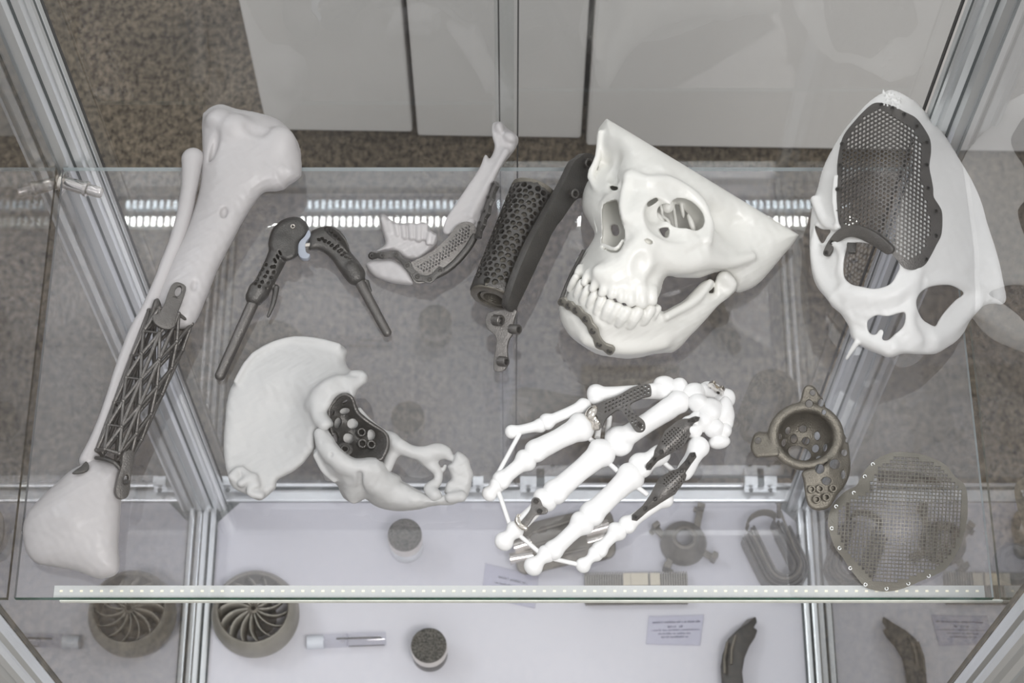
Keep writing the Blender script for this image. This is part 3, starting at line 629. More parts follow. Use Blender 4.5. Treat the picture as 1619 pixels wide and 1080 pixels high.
b = Body((575, 405, 660, 455), -2, 50, 1.3)
b.pillow(sc_([(65, 862), (95, 838), (150, 830), (205, 828), (250, 850), (300, 890), (338, 966), (265, 970), (175, 952), (105, 920)], c4), [(580, 420, 28), (640, 440, 34), (610, 415, 36)], 13, 10, noise=.5).floor(); b.build('chin_fragment', 'bone', jaw)
mp_out = sc_([(322, 850), (350, 832), (440, 785), (500, 735), (540, 695), (580, 640), (620, 616), (660, 616), (690, 640), (700, 690), (690, 715), (640, 765), (560, 840), (500, 890), (440, 945), (395, 962), (350, 962), (318, 905)], c4)
mp_in = sc_([(340, 862), (365, 848), (440, 805), (505, 755), (555, 705), (600, 655), (640, 632), (672, 650), (665, 700), (600, 765), (530, 825), (470, 870), (430, 905), (400, 910), (365, 895)], c4)
MPH = [(650, 425, 40), (700, 390, 48), (750, 350, 50), (690, 410, 42), (670, 440, 34), (735, 385, 44)]
plate('mesh_plate', mp_out, holes_hex(spl(mp_in, 3), 5.4, 2.15, 35, -.2), MPH, 4, 'ti', jaw, step=10, bevel_px=0, label='honeycomb mesh plate')
def strap(name, pts, w_, th, H, m, parent, holes=(), bev=1.0, base=ZS, step=10):
    p = spl(pts, 4, False); d = np.gradient(p, axis=0); d /= np.linalg.norm(d, axis=1)[:, None]; nn = np.stack([-d[:, 1], d[:, 0]], 1)
    ww = np.interp(np.arange(len(p)), np.linspace(0, len(p) - 1, len(w_)), w_) if hasattr(w_, '__len__') else np.full(len(p), w_)
    n = 5; a0 = [p[0] + ww[0] * (-d[0] * sin(pi * k / n) + nn[0] * cos(pi * k / n)) for k in range(1, n)]; a1 = [p[-1] + ww[-1] * (d[-1] * sin(pi * k / n) - nn[-1] * cos(pi * k / n)) for k in range(1, n)]
    out = np.array(list(p + nn * ww[:, None]) + a1[::-1][::-1] * 0 + [p[-1] + ww[-1] * (d[-1] * sin(pi * k / n) + nn[-1] * cos(pi * k / n)) for k in range(1, n)] + list((p - nn * ww[:, None])[::-1]) + [p[0] + ww[0] * (-d[0] * sin(pi * k / n) - nn[0] * cos(pi * k / n)) for k in range(1, n)])
    return plate(name, out, holes, H, th, m, parent, base, 0, step, bev)
def bumpy(pts, H, r, neck, m, parent, th=4, scr='ti', rs=None, name='plate_strap', lift=2.5):
    """a bone plate strap widening into an eyelet at every screw"""
    w_ = []; q = []
    for i, p in enumerate(pts):
        q.append(p); w_.append(r)
        if i < len(pts) - 1: q.append(((p[0] + pts[i + 1][0]) / 2, (p[1] + pts[i + 1][1]) / 2)); w_ += [neck]
    pp = spl(q, 4, False); o = strap(name, q, w_, th, H, m, parent)
    Hm = hm(H)
    for p in pts: screw(p[0], p[1], float(Hm(p[0], p[1])) + lift * .3, rs or r * .62, parent, m=scr)
    return o
bumpy(sc_([(100, 808), (158, 806), (238, 802), (302, 862)], c4), [(588, 404, 30), (600, 404, 40), (626, 403, 44), (644, 419, 42)], 6.2, 4.0, 'tid', jaw)
bumpy(sc_([(302, 862), (360, 928), (430, 942), (490, 890)], c4), [(644, 419, 43), (660, 438, 38), (680, 440, 38), (696, 428, 40)], 6.0, 4.6, 'tid', jaw)
bumpy(sc_([(690, 690), (715, 620), (742, 555), (765, 475), (792, 400)], c4), [(752, 371, 52), (766, 334, 58), (780, 291, 52)], 5.4, 3.6, 'tid', jaw, th=6)
b = Body((640, 350, 770, 450), 4, 50, 1.6); b.chain([(662, 428, 24, 8), (690, 408, 28, 9), (722, 378, 32, 9), (745, 352, 36, 8)], 6).floor(); b.build('jaw_graft', 'bone', jaw)
b = Body((655, 375, 770, 455), 10, 60, 1.5); b.chain([(662, 444, 30, 5), (690, 436, 32, 5.5), (715, 420, 36, 6), (738, 395, 42, 6), (752, 372, 46, 6)], 6); b.build('plate_lower_flange', 'tid', jaw)

# ---------------- perforated cylinder with bar
cyl = thing('perforated_stem_implant', 'dark perforated hollow cylinder joined to a long grey bar with eyelets, centre of the shelf', 'implant', base_at(820, 420))
A_, B_ = Pp(843, 306, 44), Pp(781, 470, 44); ax = B_ - A_; Lc = np.linalg.norm(ax); ax /= Lc; e1 = np.cross(ax, CAM - A_); e1 /= np.linalg.norm(e1); e2 = np.cross(e1, ax)
def cmap(R0, R1, A=A_):
    def f(u, v):
        t = np.asarray(v) * S / Lc; th = np.asarray(u) / 38.0; R = (R0 + (R1 - R0) * t) * S
        return A + ax * (np.asarray(v) * S)[:, None] + R[:, None] * (np.cos(th)[:, None] * e1 + np.sin(th)[:, None] * e2)
    return f
Wc, Lp = 2 * pi * 38, Lc / S; pts_ = []; rng2 = np.random.default_rng(5)
for j_ in range(int(Lp / 9.6)):
    for i_ in range(int(Wc / 11.6)): pts_.append((6 + (i_ + .5 * (j_ % 2)) * 11.5 + rng2.uniform(-1.5, 1.5), 10 + j_ * 10.0 + rng2.uniform(-1.4, 1.4)))
pts_ = np.array([p for p in pts_ if 6 < p[0] < Wc - 6 and 8 < p[1] < Lp - 7]); hl = []
for k_, p in enumerate(pts_):
    dd = np.hypot(*(pts_ - p).T); dd[k_] = 99; r = min(dd.min() / 2 - .55, 5.6)
    if r > 1.6: hl.append((p[0], p[1], r * 1.05, r * .98, rng2.uniform(0, 3), 8))
sheet('perforated_shell', [(0, 0), (Wc / 4, 0), (Wc / 2, 0), (Wc * .75, 0), (Wc, 0), (Wc, Lp), (Wc * .75, Lp), (Wc / 2, Lp), (Wc / 4, Lp), (0, Lp)], hl, cmap(34, 36), 4.5 * S, 'tid', cyl, step=6, bevel=.0, up=(A_ + B_) / 2 + np.array([1e-6, 0, 0]), off=-1)
mb = MB(); 
for z0, z1 in ((-5, 3), (Lp - 3, Lp + 4)): mb.lathe([(38 * S, z0 * S), (38 * S, z1 * S), (34 * S, (z1 + 1.2 * np.sign(z1)) * S), (26 * S, (z1 + 1 * np.sign(z1)) * S), (26 * S, z0 * S)], A_, ax, 48, closed=True)
mb.lathe([(22 * S, 8 * S), (22 * S, (Lp + 3) * S), (17 * S, (Lp + 3) * S), (17 * S, 8 * S)], A_, ax, 40, closed=True)
for k in range(4): a = k * pi / 2 + .6; mb.box(A_ + ax * (Lp - 2) * S + (cos(a) * e1 + sin(a) * e2) * 24 * S, (6 * S, 6 * S, 6 * S))
mb.build('cylinder_rim', 'tib', cyl, label='bronze-grey end ring and inner sleeve')
MB().lathe([(26 * S, -4 * S), (.0001, -4.5 * S), (.0001, -2 * S), (26 * S, -2 * S)], A_, ax, 32).build('end_cap', 'tid', cyl)
bar = sc_([(612, 66), (585, 62), (560, 80), (532, 105), (488, 195), (436, 285), (384, 380), (336, 470), (286, 590), (250, 690), (232, 765), (268, 775), (288, 735), (330, 650), (400, 500), (450, 400), (480, 360), (540, 275), (572, 262), (600, 235), (628, 120), (632, 80)], c5)
BH = [(931, 245, 38), (905, 300, 54), (870, 350, 80), (840, 420, 84), (811, 480, 72), (800, 500, 62)]
plate('bar', bar, [(sc_([(437, 432)], c5)[0][0], sc_([(437, 432)], c5)[0][1], 12, 2.0, radians(-62), 12)], BH, 13, 'tid', cyl, bevel_px=3.2, seg=3, step=10)
foot = sc_([(133, 812), (145, 785), (175, 772), (235, 765), (275, 770), (262, 815), (258, 870), (240, 900), (232, 940), (234, 1000), (222, 1035), (198, 1047), (175, 1040), (170, 1010), (178, 950), (184, 905), (170, 875), (142, 850)], c5)
plate('foot', foot, [], [(780, 500, 52), (811, 495, 58), (790, 560, 34), (800, 520, 48)], 12, 'ti', cyl, bevel_px=3.2, seg=3, step=9)
def eyelet(u, v, h, r, L_, ax_, parent, m='ti', n=20, base=ZS, nm='eyelet'):
    s = S_of(base); o = MB().lathe([(r * s, -L_ * s), (r * s, L_ * s * .8), (r * .88 * s, L_ * s), (r * .62 * s, L_ * s), (r * .55 * s, L_ * s * .7), (r * .5 * s, -L_ * s)], Pp(u, v, h, base), ax_, n, closed=True).build(nm, m, parent); return o
for (x, y, h, r, l) in [(192, 815, 54, 8, 7), (268, 855, 50, 7.2, 8), (215, 1000, 36, 7, 7)]:
    p = sc_([(x, y)], c5)[0]; eyelet(p[0], p[1], h, r + 1, l, (.75, -.35, .55), cyl)
for (x, y, h) in [(592, 108, 40), (530, 245, 56)]:
    p = sc_([(x, y)], c5)[0]; eyelet(p[0], p[1], h, 8, 6, (.6, -.4, .65), cyl)
RESTS += [(o_, ZS) for o_ in (tib, elb, jaw, cyl)]
# ---------------- skull with chin plate
skl = thing('skull_model', 'ivory skull model cut off diagonally above the brow, with dark chin plate', 'bone model', base_at(1040, 420))
FH = HM(sc_([(255, 50, 128), (225, 130, 118), (215, 220, 104), (185, 300, 100), (160, 390, 92), (200, 500, 110), (140, 620, 100), (330, 120, 158), (430, 200, 172), (560, 260, 164), (700, 340, 140), (850, 430, 104), (1030, 515, 70), (980, 590, 62), (860, 620, 84), (780, 740, 64), (340, 260, 182), (370, 340, 190), (345, 420, 196), (360, 520, 190), (300, 240, 150), (260, 230, 96), (620, 400, 158), (690, 500, 140), (660, 600, 150), (560, 660, 150), (480, 600, 174), (250, 640, 180), (170, 660, 140), (330, 720, 176), (430, 760, 158), (760, 560, 112), (760, 480, 96), (480, 240, 180)], c6))
out = sc_([(255, 42), (262, 44), (640, 270), (1030, 508), (1037, 517), (1010, 560), (980, 595), (930, 655), (890, 700), (850, 732), (792, 752), (775, 735), (760, 690), (735, 666), (690, 672), (640, 690), (590, 692), (540, 690), (505, 684), (485, 705), (475, 745), (455, 785), (420, 800), (370, 806), (330, 790), (300, 770), (258, 762), (210, 745), (170, 720), (140, 700), (120, 680), (122, 650), (135, 608), (160, 592), (190, 552), (206, 512), (185, 470), (162, 428), (155, 395), (158, 350), (172, 310), (190, 280), (205, 235), (214, 180), (213, 130), (222, 84)], c6)
b = Body((910, 178, 1275, 490), -6, 215, 1.9)
poly = []
for i in range(len(out)):      # keep the saw cut straight, round the rest
    poly.append(out[i])
b.pillow(poly, FH, [(1000, 250, 34), (950, 420, 40), (1200, 380, 26), (1090, 400, 34)], 26, curve=4, noise=.5)
def sk(x, y): p = sc_([(x, y)], c6)[0]; return p, float(FH(p[0], p[1]))
def skE(x, y, dh, r, ang=0, k=8, cut=False): p, h = sk(x, y); b.ell((p[0], p[1], h + dh), tuple(q / 2.571 for q in r), ang, k, cut)
def skC(pts, k=8, cut=False, dh=0): b.chain([(q[0][0], q[0][1], q[1] + dh + pt[3], pt[2] / 2.571) for pt in pts for q in [sk(pt[0], pt[1])]], k, cut)
# brow ridges, nose bones, cheek arch, upper jaw
skC([(352, 275, 20, -2), (420, 300, 26, 0), (500, 300, 26, 0), (580, 335, 26, 2), (650, 410, 26, 4), (672, 470, 24, 4), (660, 540, 26, 2)], 14)
skC([(345, 290, 20, 2), (330, 340, 20, 4), (322, 400, 18, 4), (330, 450, 15, 2)], 12); skC([(310, 330, 12, 0), (255, 370, 12, -4), (240, 390, 9, -8)], 8)
skC([(230, 100, 14, -6), (218, 200, 14, -4), (190, 280, 16, -4), (240, 350, 14, -10), (300, 330, 14, -4), (335, 290, 14, -2)], 10)
skC([(410, 520, 26, -4), (470, 590, 40, -8), (560, 630, 44, -8), (650, 620, 34, -8), (740, 630, 26, -2), (820, 615, 16, 4), (850, 605, 12, 4)], 16)
skC([(420, 420, 16, -4), (430, 490, 18, -4), (480, 545, 18, -2), (560, 570, 16, -2), (620, 545, 16, -2)], 8)
skE(380, 620, -6, (60, 80, 40), 10, 20); skE(250, 690, -12, (60, 42, 40), 35, 18); skE(400, 740, -14, (60, 40, 40), -10, 16)
# hollows: right eye socket, left eye socket on the side, nose opening, temple
skE(535, 443, 30, (138, 104, 104), 28, 5, True); skE(548, 450, -36, (112, 82, 110), 28, 4, True); skE(470, 420, 0, (55, 60, 70), 30, 6, True)
skE(268, 225, 34, (80, 52, 60), 78, 10, True); skE(272, 300, 12, (42, 30, 60), 60, 8, True)
b.pillow(sc_([(298, 378), (305, 420), (318, 470), (330, 520), (318, 570), (290, 592), (250, 580), (232, 560), (238, 500), (236, 440), (240, 395), (270, 380)], c6), HM([(0, 0, 240)]), 95, 6, k=4, cut=True, ref='top')
skE(760, 470, 30, (110, 62, 74), 38, 18, True); skE(700, 690, 10, (60, 24, 50), -10, 6, True); skE(480, 690, 14, (60, 36, 46), -30, 12, True)
skE(424, 545, 4, (18, 10, 26), 20, 2, True); skE(398, 640, 10, (30, 40, 20), 0, 12, True); skE(620, 240, 34, (110, 50, 50), 30, 20, True)
b.through(sc_([(268, 318), (300, 322), (296, 334), (276, 334)], c6), 1); b.through(sc_([(270, 480), (300, 470), (312, 520), (285, 528)], c6), 1)
b.through(sc_([(465, 495), (505, 488), (508, 520), (490, 528)], c6), 1); b.through(sc_([(420, 385), (455, 365), (462, 378), (425, 402)], c6), 1)
# fine bones inside the socket and nose
skC([(430, 455, 6, -46), (470, 440, 5, -50), (505, 460, 8, -56), (520, 520, 7, -56), (560, 535, 6, -46)], 3); skC([(520, 360, 7, -50), (530, 420, 8, -60), (540, 500, 7, -56)], 3); skC([(440, 430, 7, -30), (425, 470, 6, -30)], 3)
skC([(470, 385, 6, -44), (480, 420, 7, -52), (475, 470, 7, -54)], 3); skC([(240, 560, 9, -10), (290, 575, 8, -10), (320, 540, 7, -12)], 4)
# upper teeth
for (x, y, x2, y2, r) in [(145, 650, 132, 690, 17), (178, 672, 164, 712, 18), (213, 700, 198, 738, 18), (248, 718, 234, 756, 18), (280, 728, 272, 766, 17), (314, 740, 312, 780, 19), (350, 748, 352, 792, 22), (395, 752, 398, 796, 25), (440, 745, 440, 786, 23)]:
    skC([(x, y, r * .8, -5), ((x + x2) / 2, (y + y2) / 2, r * .95, -1), (x2, y2, r * .9, 0)], 7)
# delicate plates deep in the socket
for (x, y, dh, r, an) in [(470, 455, -40, (34, 16, 10), 60), (560, 400, -48, (50, 10, 16), 80), (600, 470, -40, (44, 12, 14), 70), (505, 400, -52, (26, 30, 12), 20), (450, 500, -30, (30, 14, 12), 40), (580, 520, -34, (36, 14, 12), -10), (515, 515, -44, (24, 20, 12), 0)]: skE(x, y, dh, r, an, 3)
b.wobble(.5, 14).floor(); 
# flat saw cut: slice the brow along one plane through the cut line
pa, pb, pc_ = b.pc(*sc_([(258, 43)], c6)[0], 130), b.pc(*sc_([(1035, 514)], c6)[0], 66), b.pc(*sc_([(640, 276)], c6)[0], 20)
nn_ = np.cross(pb - pa, pc_ - pa); nn_ /= np.linalg.norm(nn_); nn_ = nn_ if nn_[1] > 0 else -nn_
b.fn(lambda X, Y, D: -((X - pa[0]) * nn_[0] + (Y - pa[1]) * nn_[1] + (D - pa[2]) * nn_[2]), 1.5, True)
b.build('cranium_front', 'bone3', skl, 1)
# hollow inner wall behind the sockets
b = Body((925, 230, 1200, 460), -4, 150, 3); b.pillow(sc_([(250, 300), (420, 300), (620, 400), (760, 500), (700, 600), (500, 640), (330, 640), (230, 560), (200, 420)], c6), [(960, 330, 104), (1050, 340, 74), (1130, 370, 60), (1000, 400, 90)], 12, 12).floor(); b.through(sc_([(465, 480), (510, 478), (512, 524), (480, 528)], c6)); b.through(sc_([(272, 482), (298, 478), (304, 515), (282, 520)], c6)); b.build('inner_wall', 'bone3', skl)
# lower jaw
JM = HM(sc_([(70, 800, 96), (100, 900, 88), (90, 740, 104), (200, 880, 128), (330, 960, 96), (330, 870, 138), (460, 900, 110), (500, 990, 60), (600, 850, 90), (690, 770, 84), (740, 690, 92), (660, 720, 100), (220, 1000, 76), (150, 760, 130), (420, 820, 140)], c6))
b = Body((875, 415, 1175, 575), -6, 160, 1.6); jo = sc_([(120, 684), (150, 700), (200, 742), (250, 772), (300, 800), (350, 822), (400, 815), (440, 798), (462, 800), (476, 826), (490, 830), (530, 808), (570, 785), (610, 745), (640, 715), (665, 703), (685, 702), (694, 712), (688, 735), (668, 752), (690, 755), (695, 720), (705, 688), (725, 670), (750, 668), (775, 695), (786, 722), (780, 745), (750, 775), (710, 805), (670, 850), (630, 895), (590, 935), (560, 970), (525, 996), (490, 1000), (440, 1005), (390, 1018), (330, 1022), (270, 1015), (210, 1002), (150, 966), (105, 930), (78, 890), (64, 850), (62, 800), (78, 770), (95, 735)], c6)
b.pillow(jo, JM, [(1000, 520, 24), (1130, 450, 13), (900, 490, 22), (1100, 500, 16)], 18, curve=3, noise=.5)
def jkC(pts, k=6): b.chain([(p[0], p[1], float(JM(p[0], p[1])) + q[3], q[2] / 2.571) for q in pts for p in sc_([q[:2]], c6)], k)
jkC([(735, 690, 24, -4), (760, 720, 26, -4), (745, 750, 20, -6)], 6); jkC([(676, 712, 14, 0), (640, 760, 16, 0), (590, 800, 16, 0), (500, 850, 16, 2)], 10); jkC([(180, 940, 30, -10), (260, 960, 34, -8), (360, 970, 34, -8), (480, 950, 30, -8)], 20)
for (x, y, x2, y2, r) in [(128, 690, 100, 740, 15), (152, 712, 128, 760, 15), (178, 735, 152, 785, 16), (206, 755, 182, 805, 17), (236, 775, 212, 830, 18), (268, 795, 242, 852, 19), (300, 812, 268, 865, 20), (335, 830, 302, 880, 23), (380, 832, 350, 885, 25), (430, 822, 405, 870, 25), (462, 818, 445, 855, 16)]:
    jkC([(x, y, r, 3), ((x + x2) / 2, (y + y2) / 2, r * .95, 2), (x2, y2, r * .75, -2)], 3.5)
b.wobble(.4, 12).floor(); b.build('lower_jaw', 'bone3', skl, 1)
pts = sc_([(70, 792), (98, 808), (127, 826), (167, 862), (197, 911), (222, 966), (266, 992)], c6)
bumpy(pts, HM([(p[0], p[1], float(JM(p[0], p[1])) + 11) for p in pts]), 7.2, 5.0, 'tibl', skl, th=4.5, rs=4.8, scr='tid')
b = Body((870, 400, 945, 505), 60, 130, 1.4); b.chain(sc_([(68, 780, 100, 3.2), (100, 700, 104, 3), (140, 620, 100, 3), (195, 515, 92, 3)], c6), 3); b.build('side_plate', 'tid', skl)

# ---------------- skull shell with mesh plate
crn = thing('skull_shell_model', 'white skull shell model with big dark mesh plate over the forehead', 'bone model', base_at(1430, 420))
out = sc_([(335, 52), (360, 46), (392, 56), (425, 74), (455, 96), (520, 170), (562, 228), (600, 292), (632, 345), (662, 402), (684, 460), (700, 520), (722, 588), (742, 655), (756, 722), (768, 788), (758, 812), (735, 812), (705, 812), (682, 820), (655, 845), (640, 862), (632, 880), (618, 912), (590, 945), (560, 965), (520, 988), (470, 992), (430, 990), (395, 990), (350, 1003), (318, 992), (280, 978), (240, 955), (215, 930), (207, 895), (180, 850), (150, 822), (130, 790), (100, 760), (80, 720), (70, 660), (66, 580), (70, 500), (80, 440), (95, 395), (112, 330), (140, 270), (185, 195), (225, 145), (265, 100), (300, 72)], c7)
CH = HM(sc_([(350, 60, 150), (450, 100, 140), (580, 270, 100), (680, 470, 72), (750, 700, 50), (760, 800, 30), (690, 810, 50), (400, 150, 186), (420, 300, 206), (500, 420, 176), (560, 560, 150), (620, 680, 112), (280, 250, 186), (220, 400, 168), (150, 480, 118), (90, 400, 84), (75, 520, 74), (70, 640, 70), (180, 200, 110), (120, 300, 90), (100, 740, 84), (200, 800, 130), (300, 770, 150), (420, 740, 158), (350, 990, 120), (430, 900, 128), (240, 940, 100), (540, 960, 84), (620, 890, 58), (520, 720, 134), (600, 800, 84)], c7))
b = Body((1272, 132, 1600, 575), -6, 225, 2.0)
b.pillow(out, CH, [(1450, 250, 7), (1400, 500, 12), (1500, 520, 11), (1330, 300, 7)], 9, curve=3, noise=.5)
def ckC(pts, k=8, cut=False): b.chain([(p[0], p[1], float(CH(p[0], p[1])) + q[3], q[2] / 2.25) for q in pts for p in sc_([q[:2]], c7)], k, cut)
ckC([(450, 700, 20, -6), (430, 750, 26, -8), (425, 820, 22, -6), (420, 880, 22, -4), (440, 940, 30, -8)], 12); ckC([(190, 770, 26, -8), (280, 790, 26, -6), (370, 775, 24, -6), (430, 720, 22, -6)], 12)
ckC([(640, 800, 46, -12), (600, 850, 40, -12), (560, 900, 34, -10), (500, 940, 34, -10)], 14); ckC([(480, 735, 18, -4), (560, 728, 18, -4), (630, 750, 22, -6), (690, 780, 24, -8)], 12)
ckC([(250, 930, 26, -6), (300, 950, 24, -4), (360, 965, 26, -6)], 10); ckC([(95, 540, 14, -2), (85, 620, 18, -4), (110, 720, 24, -6), (160, 790, 28, -8)], 10); ckC([(85, 440, 16, 2), (120, 520, 14, 2), (165, 540, 12, 4)], 8); ckC([(160, 360, 10, 4), (155, 450, 10, 4), (170, 530, 9, 4)], 8)
ckC([(120, 600, 14, 0), (165, 600, 16, 0), (185, 640, 14, -4), (180, 700, 16, -6), (200, 745, 16, -6)], 8); ckC([(235, 950, 10, 4), (215, 980, 8, 0), (198, 1008, 5, -6)], 3)
b.through(sc_([(196, 625), (205, 600), (240, 592), (290, 600), (345, 625), (378, 655), (388, 680), (378, 705), (352, 742), (300, 758), (255, 752), (215, 742), (190, 715), (188, 665)], c7)); b.through(sc_([(272, 878), (285, 862), (310, 852), (345, 856), (385, 845), (408, 846), (402, 890), (370, 922), (345, 942), (325, 938), (330, 912), (318, 904), (300, 922), (278, 912)], c7))
b.through(sc_([(448, 800), (465, 768), (500, 750), (560, 744), (598, 758), (616, 776), (585, 802), (548, 842), (528, 870), (515, 892), (490, 882), (468, 866), (452, 835)], c7)); b.through(sc_([(84, 532), (110, 545), (142, 548), (128, 572), (112, 596), (95, 570)], c7))
b.through(sc_([(300, 112), (350, 118), (400, 160), (435, 225), (440, 300), (425, 360), (400, 420), (380, 500), (370, 580), (340, 620), (280, 570), (190, 545), (168, 500), (172, 380), (184, 250), (235, 160)], c7))
b.ell((*sc_([(430, 780)], c7)[0], 168), (2.2, 1.6, 8), 0, .5, True).ell((*sc_([(232, 818)], c7)[0], 140), (2.2, 1.8, 8), 0, .5, True).ell((*sc_([(432, 958)], c7)[0], 140), (2, 1.6, 8), 0, .5, True)
for i in range(26): x, y = 330 + rng.uniform(0, 60), 50 + rng.uniform(0, 55); y += (x - 330) * .35; p = sc_([(x, y)], c7)[0]; b.cap((p[0], p[1], float(CH(*p)) + 0, 2.4), (p[0] + rng.uniform(-2, 1), p[1] - 6, float(CH(*p)) + 5, .9), 1.5)
b.wobble(.4, 13).floor(); b.build('skull_shell', 'bone4', crn, 1)
mo = sc_([(290, 97), (312, 92), (335, 96), (365, 104), (400, 122), (425, 134), (450, 150), (478, 188), (497, 225), (500, 270), (494, 320), (502, 365), (508, 400), (510, 430), (530, 462), (540, 490), (538, 560), (520, 600), (495, 648), (475, 675), (440, 690), (405, 682), (375, 650), (350, 620), (305, 590), (265, 572), (220, 560), (178, 548), (165, 515), (157, 490), (160, 430), (166, 380), (164, 320), (174, 250), (190, 205), (225, 160), (260, 122)], c7)
mi = sc_([(300, 112), (345, 122), (400, 150), (430, 178), (458, 205), (470, 250), (466, 320), (478, 400), (496, 470), (504, 540), (488, 600), (462, 645), (420, 662), (385, 640), (355, 600), (300, 565), (240, 550), (190, 535), (172, 500), (172, 380), (182, 258), (230, 168)], c7)
CHm = HM([(q[0], q[1], q[2] + 3.5) for q in CH.p.tolist()]); mhol = holes_hex(spl(mi, 3), 7.0, 2.75, -28, -.5)
plate('mesh_plate', mo, mhol, CHm, 1.8, 'ti', crn, curve=3, step=12, bevel_px=0, label='dark honeycomb mesh plate')
sp = sc_([(322, 100), (362, 112), (404, 134), (450, 176), (485, 234), (484, 314), (490, 398), (518, 480), (518, 568), (483, 652), (182, 240), (173, 316), (166, 402), (164, 484)], c7)
for p in sp: screw(p[0], p[1], float(CHm(*p)) + .6, 3.6, crn, m='tid')
pts = sc_([(125, 630), (145, 592), (180, 560), (230, 552), (290, 578), (345, 618)], c7)
strap('brow_bar', pts, [5.5, 6, 8, 10, 10, 8], 7, HM([(p[0], p[1], float(CHm(*p)) + 6) for p in pts]), 'ti', crn, bev=2)
plate('bar_tab', sc_([(200, 590), (235, 592), (232, 628), (205, 626)], c7), [], [(1345, 390, 160)], 8, 'tid', crn, curve=0, bevel_px=1.5)
for x, y in ((125, 630), (145, 592)): p = sc_([(x, y)], c7)[0]; screw(p[0], p[1], float(CHm(*p)) + 7, 4, crn, m='tid')

# ---------------- hip bone with cup
hip = thing('hip_bone_model', 'white half hip bone model with dark perforated cup, front left of the shelf', 'bone model', base_at(550, 680))
IH = HM(sc_([(380, 60, 50), (700, 100, 60), (60, 500, 46), (100, 850, 40), (255, 960, 34), (300, 300, 62), (250, 600, 40), (450, 450, 52), (560, 400, 84), (540, 650, 70), (400, 800, 46), (830, 280, 88), (700, 260, 84), (640, 330, 100), (600, 520, 92), (480, 180, 66), (740, 200, 66), (150, 700, 34)], c8))
b = Body((345, 525, 590, 800), -4, 125, 1.9)
b.pillow(sc_([(380, 56), (450, 51), (520, 51), (590, 60), (650, 68), (700, 84), (738, 108), (750, 132), (742, 160), (742, 185), (755, 220), (775, 237), (800, 236), (832, 236), (858, 254), (867, 280), (862, 305), (835, 325), (808, 350), (795, 380), (780, 392), (740, 378), (690, 398), (655, 450), (640, 480), (668, 530), (668, 552), (640, 566), (610, 566), (575, 590), (568, 640), (565, 680), (530, 730), (490, 775), (440, 815), (400, 835), (355, 862), (345, 905), (320, 930), (290, 958), (255, 977), (215, 962), (180, 942), (130, 920), (92, 890), (78, 850), (62, 790), (52, 720), (50, 640), (58, 520), (66, 430), (85, 350), (112, 300), (150, 230), (200, 165), (250, 115), (300, 85)], c8), IH, [(430, 650, 11), (520, 620, 18), (400, 780, 14), (380, 580, 13)], 15, noise=.6)
def ikC(pts, k=8, cut=False): b.chain([(p[0], p[1], float(IH(p[0], p[1])) + q[3], q[2] / 3.6) for q in pts for p in sc_([q[:2]], c8)], k, cut)
ikC([(790, 262, 26, -2), (835, 275, 30, -4), (810, 310, 24, -6), (770, 330, 26, -6)], 8); ikC([(560, 430, 40, -6), (590, 380, 40, -4), (640, 330, 36, -4), (700, 300, 32, -4), (760, 300, 26, -4)], 16); ikC([(580, 440, 30, 0), (585, 500, 32, 0), (620, 545, 34, 0)], 14)
ikC([(150, 880, 20, 6), (220, 850, 24, 4), (200, 930, 20, 4), (260, 950, 20, 2)], 10); ikC([(100, 840, 24, 0), (150, 800, 14, 4), (240, 890, 12, 6)], 10); ikC([(120, 300, 14, 3), (220, 150, 16, 4), (400, 66, 16, 2), (560, 66, 18, 2), (700, 100, 18, 0)], 12)
ikC([(700, 380, 40, 16), (660, 430, 34, 16)], 10, True)
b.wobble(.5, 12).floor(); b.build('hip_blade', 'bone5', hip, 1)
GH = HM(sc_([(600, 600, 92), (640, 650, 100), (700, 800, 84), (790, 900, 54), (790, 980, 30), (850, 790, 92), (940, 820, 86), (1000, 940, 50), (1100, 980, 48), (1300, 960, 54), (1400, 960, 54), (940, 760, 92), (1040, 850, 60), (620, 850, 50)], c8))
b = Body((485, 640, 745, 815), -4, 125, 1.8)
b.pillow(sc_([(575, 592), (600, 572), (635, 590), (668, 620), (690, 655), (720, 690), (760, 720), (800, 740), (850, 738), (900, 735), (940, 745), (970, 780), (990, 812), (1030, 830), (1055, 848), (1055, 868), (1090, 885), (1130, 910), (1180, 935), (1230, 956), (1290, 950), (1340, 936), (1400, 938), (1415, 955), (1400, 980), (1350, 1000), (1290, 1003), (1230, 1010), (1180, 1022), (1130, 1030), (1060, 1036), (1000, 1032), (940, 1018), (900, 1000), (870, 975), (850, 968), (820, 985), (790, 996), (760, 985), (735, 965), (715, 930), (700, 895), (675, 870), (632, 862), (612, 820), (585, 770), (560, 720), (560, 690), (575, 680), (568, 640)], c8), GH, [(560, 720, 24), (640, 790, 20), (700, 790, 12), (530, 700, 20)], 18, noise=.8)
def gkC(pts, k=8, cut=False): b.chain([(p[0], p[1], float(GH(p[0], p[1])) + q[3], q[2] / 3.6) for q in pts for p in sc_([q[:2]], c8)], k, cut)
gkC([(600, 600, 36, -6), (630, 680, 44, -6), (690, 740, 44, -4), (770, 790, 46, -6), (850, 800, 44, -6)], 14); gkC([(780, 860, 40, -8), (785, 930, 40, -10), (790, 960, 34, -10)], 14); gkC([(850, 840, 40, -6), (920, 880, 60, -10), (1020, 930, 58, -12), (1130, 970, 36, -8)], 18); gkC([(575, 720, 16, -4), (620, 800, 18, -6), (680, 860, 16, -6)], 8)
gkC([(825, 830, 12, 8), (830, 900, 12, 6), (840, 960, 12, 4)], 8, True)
b.ell((*sc_([(605, 640)], c8)[0], 104), (3, 4, 5), 0, 2, True).ell((*sc_([(660, 715)], c8)[0], 104), (3, 4, 5), 20, 2, True)
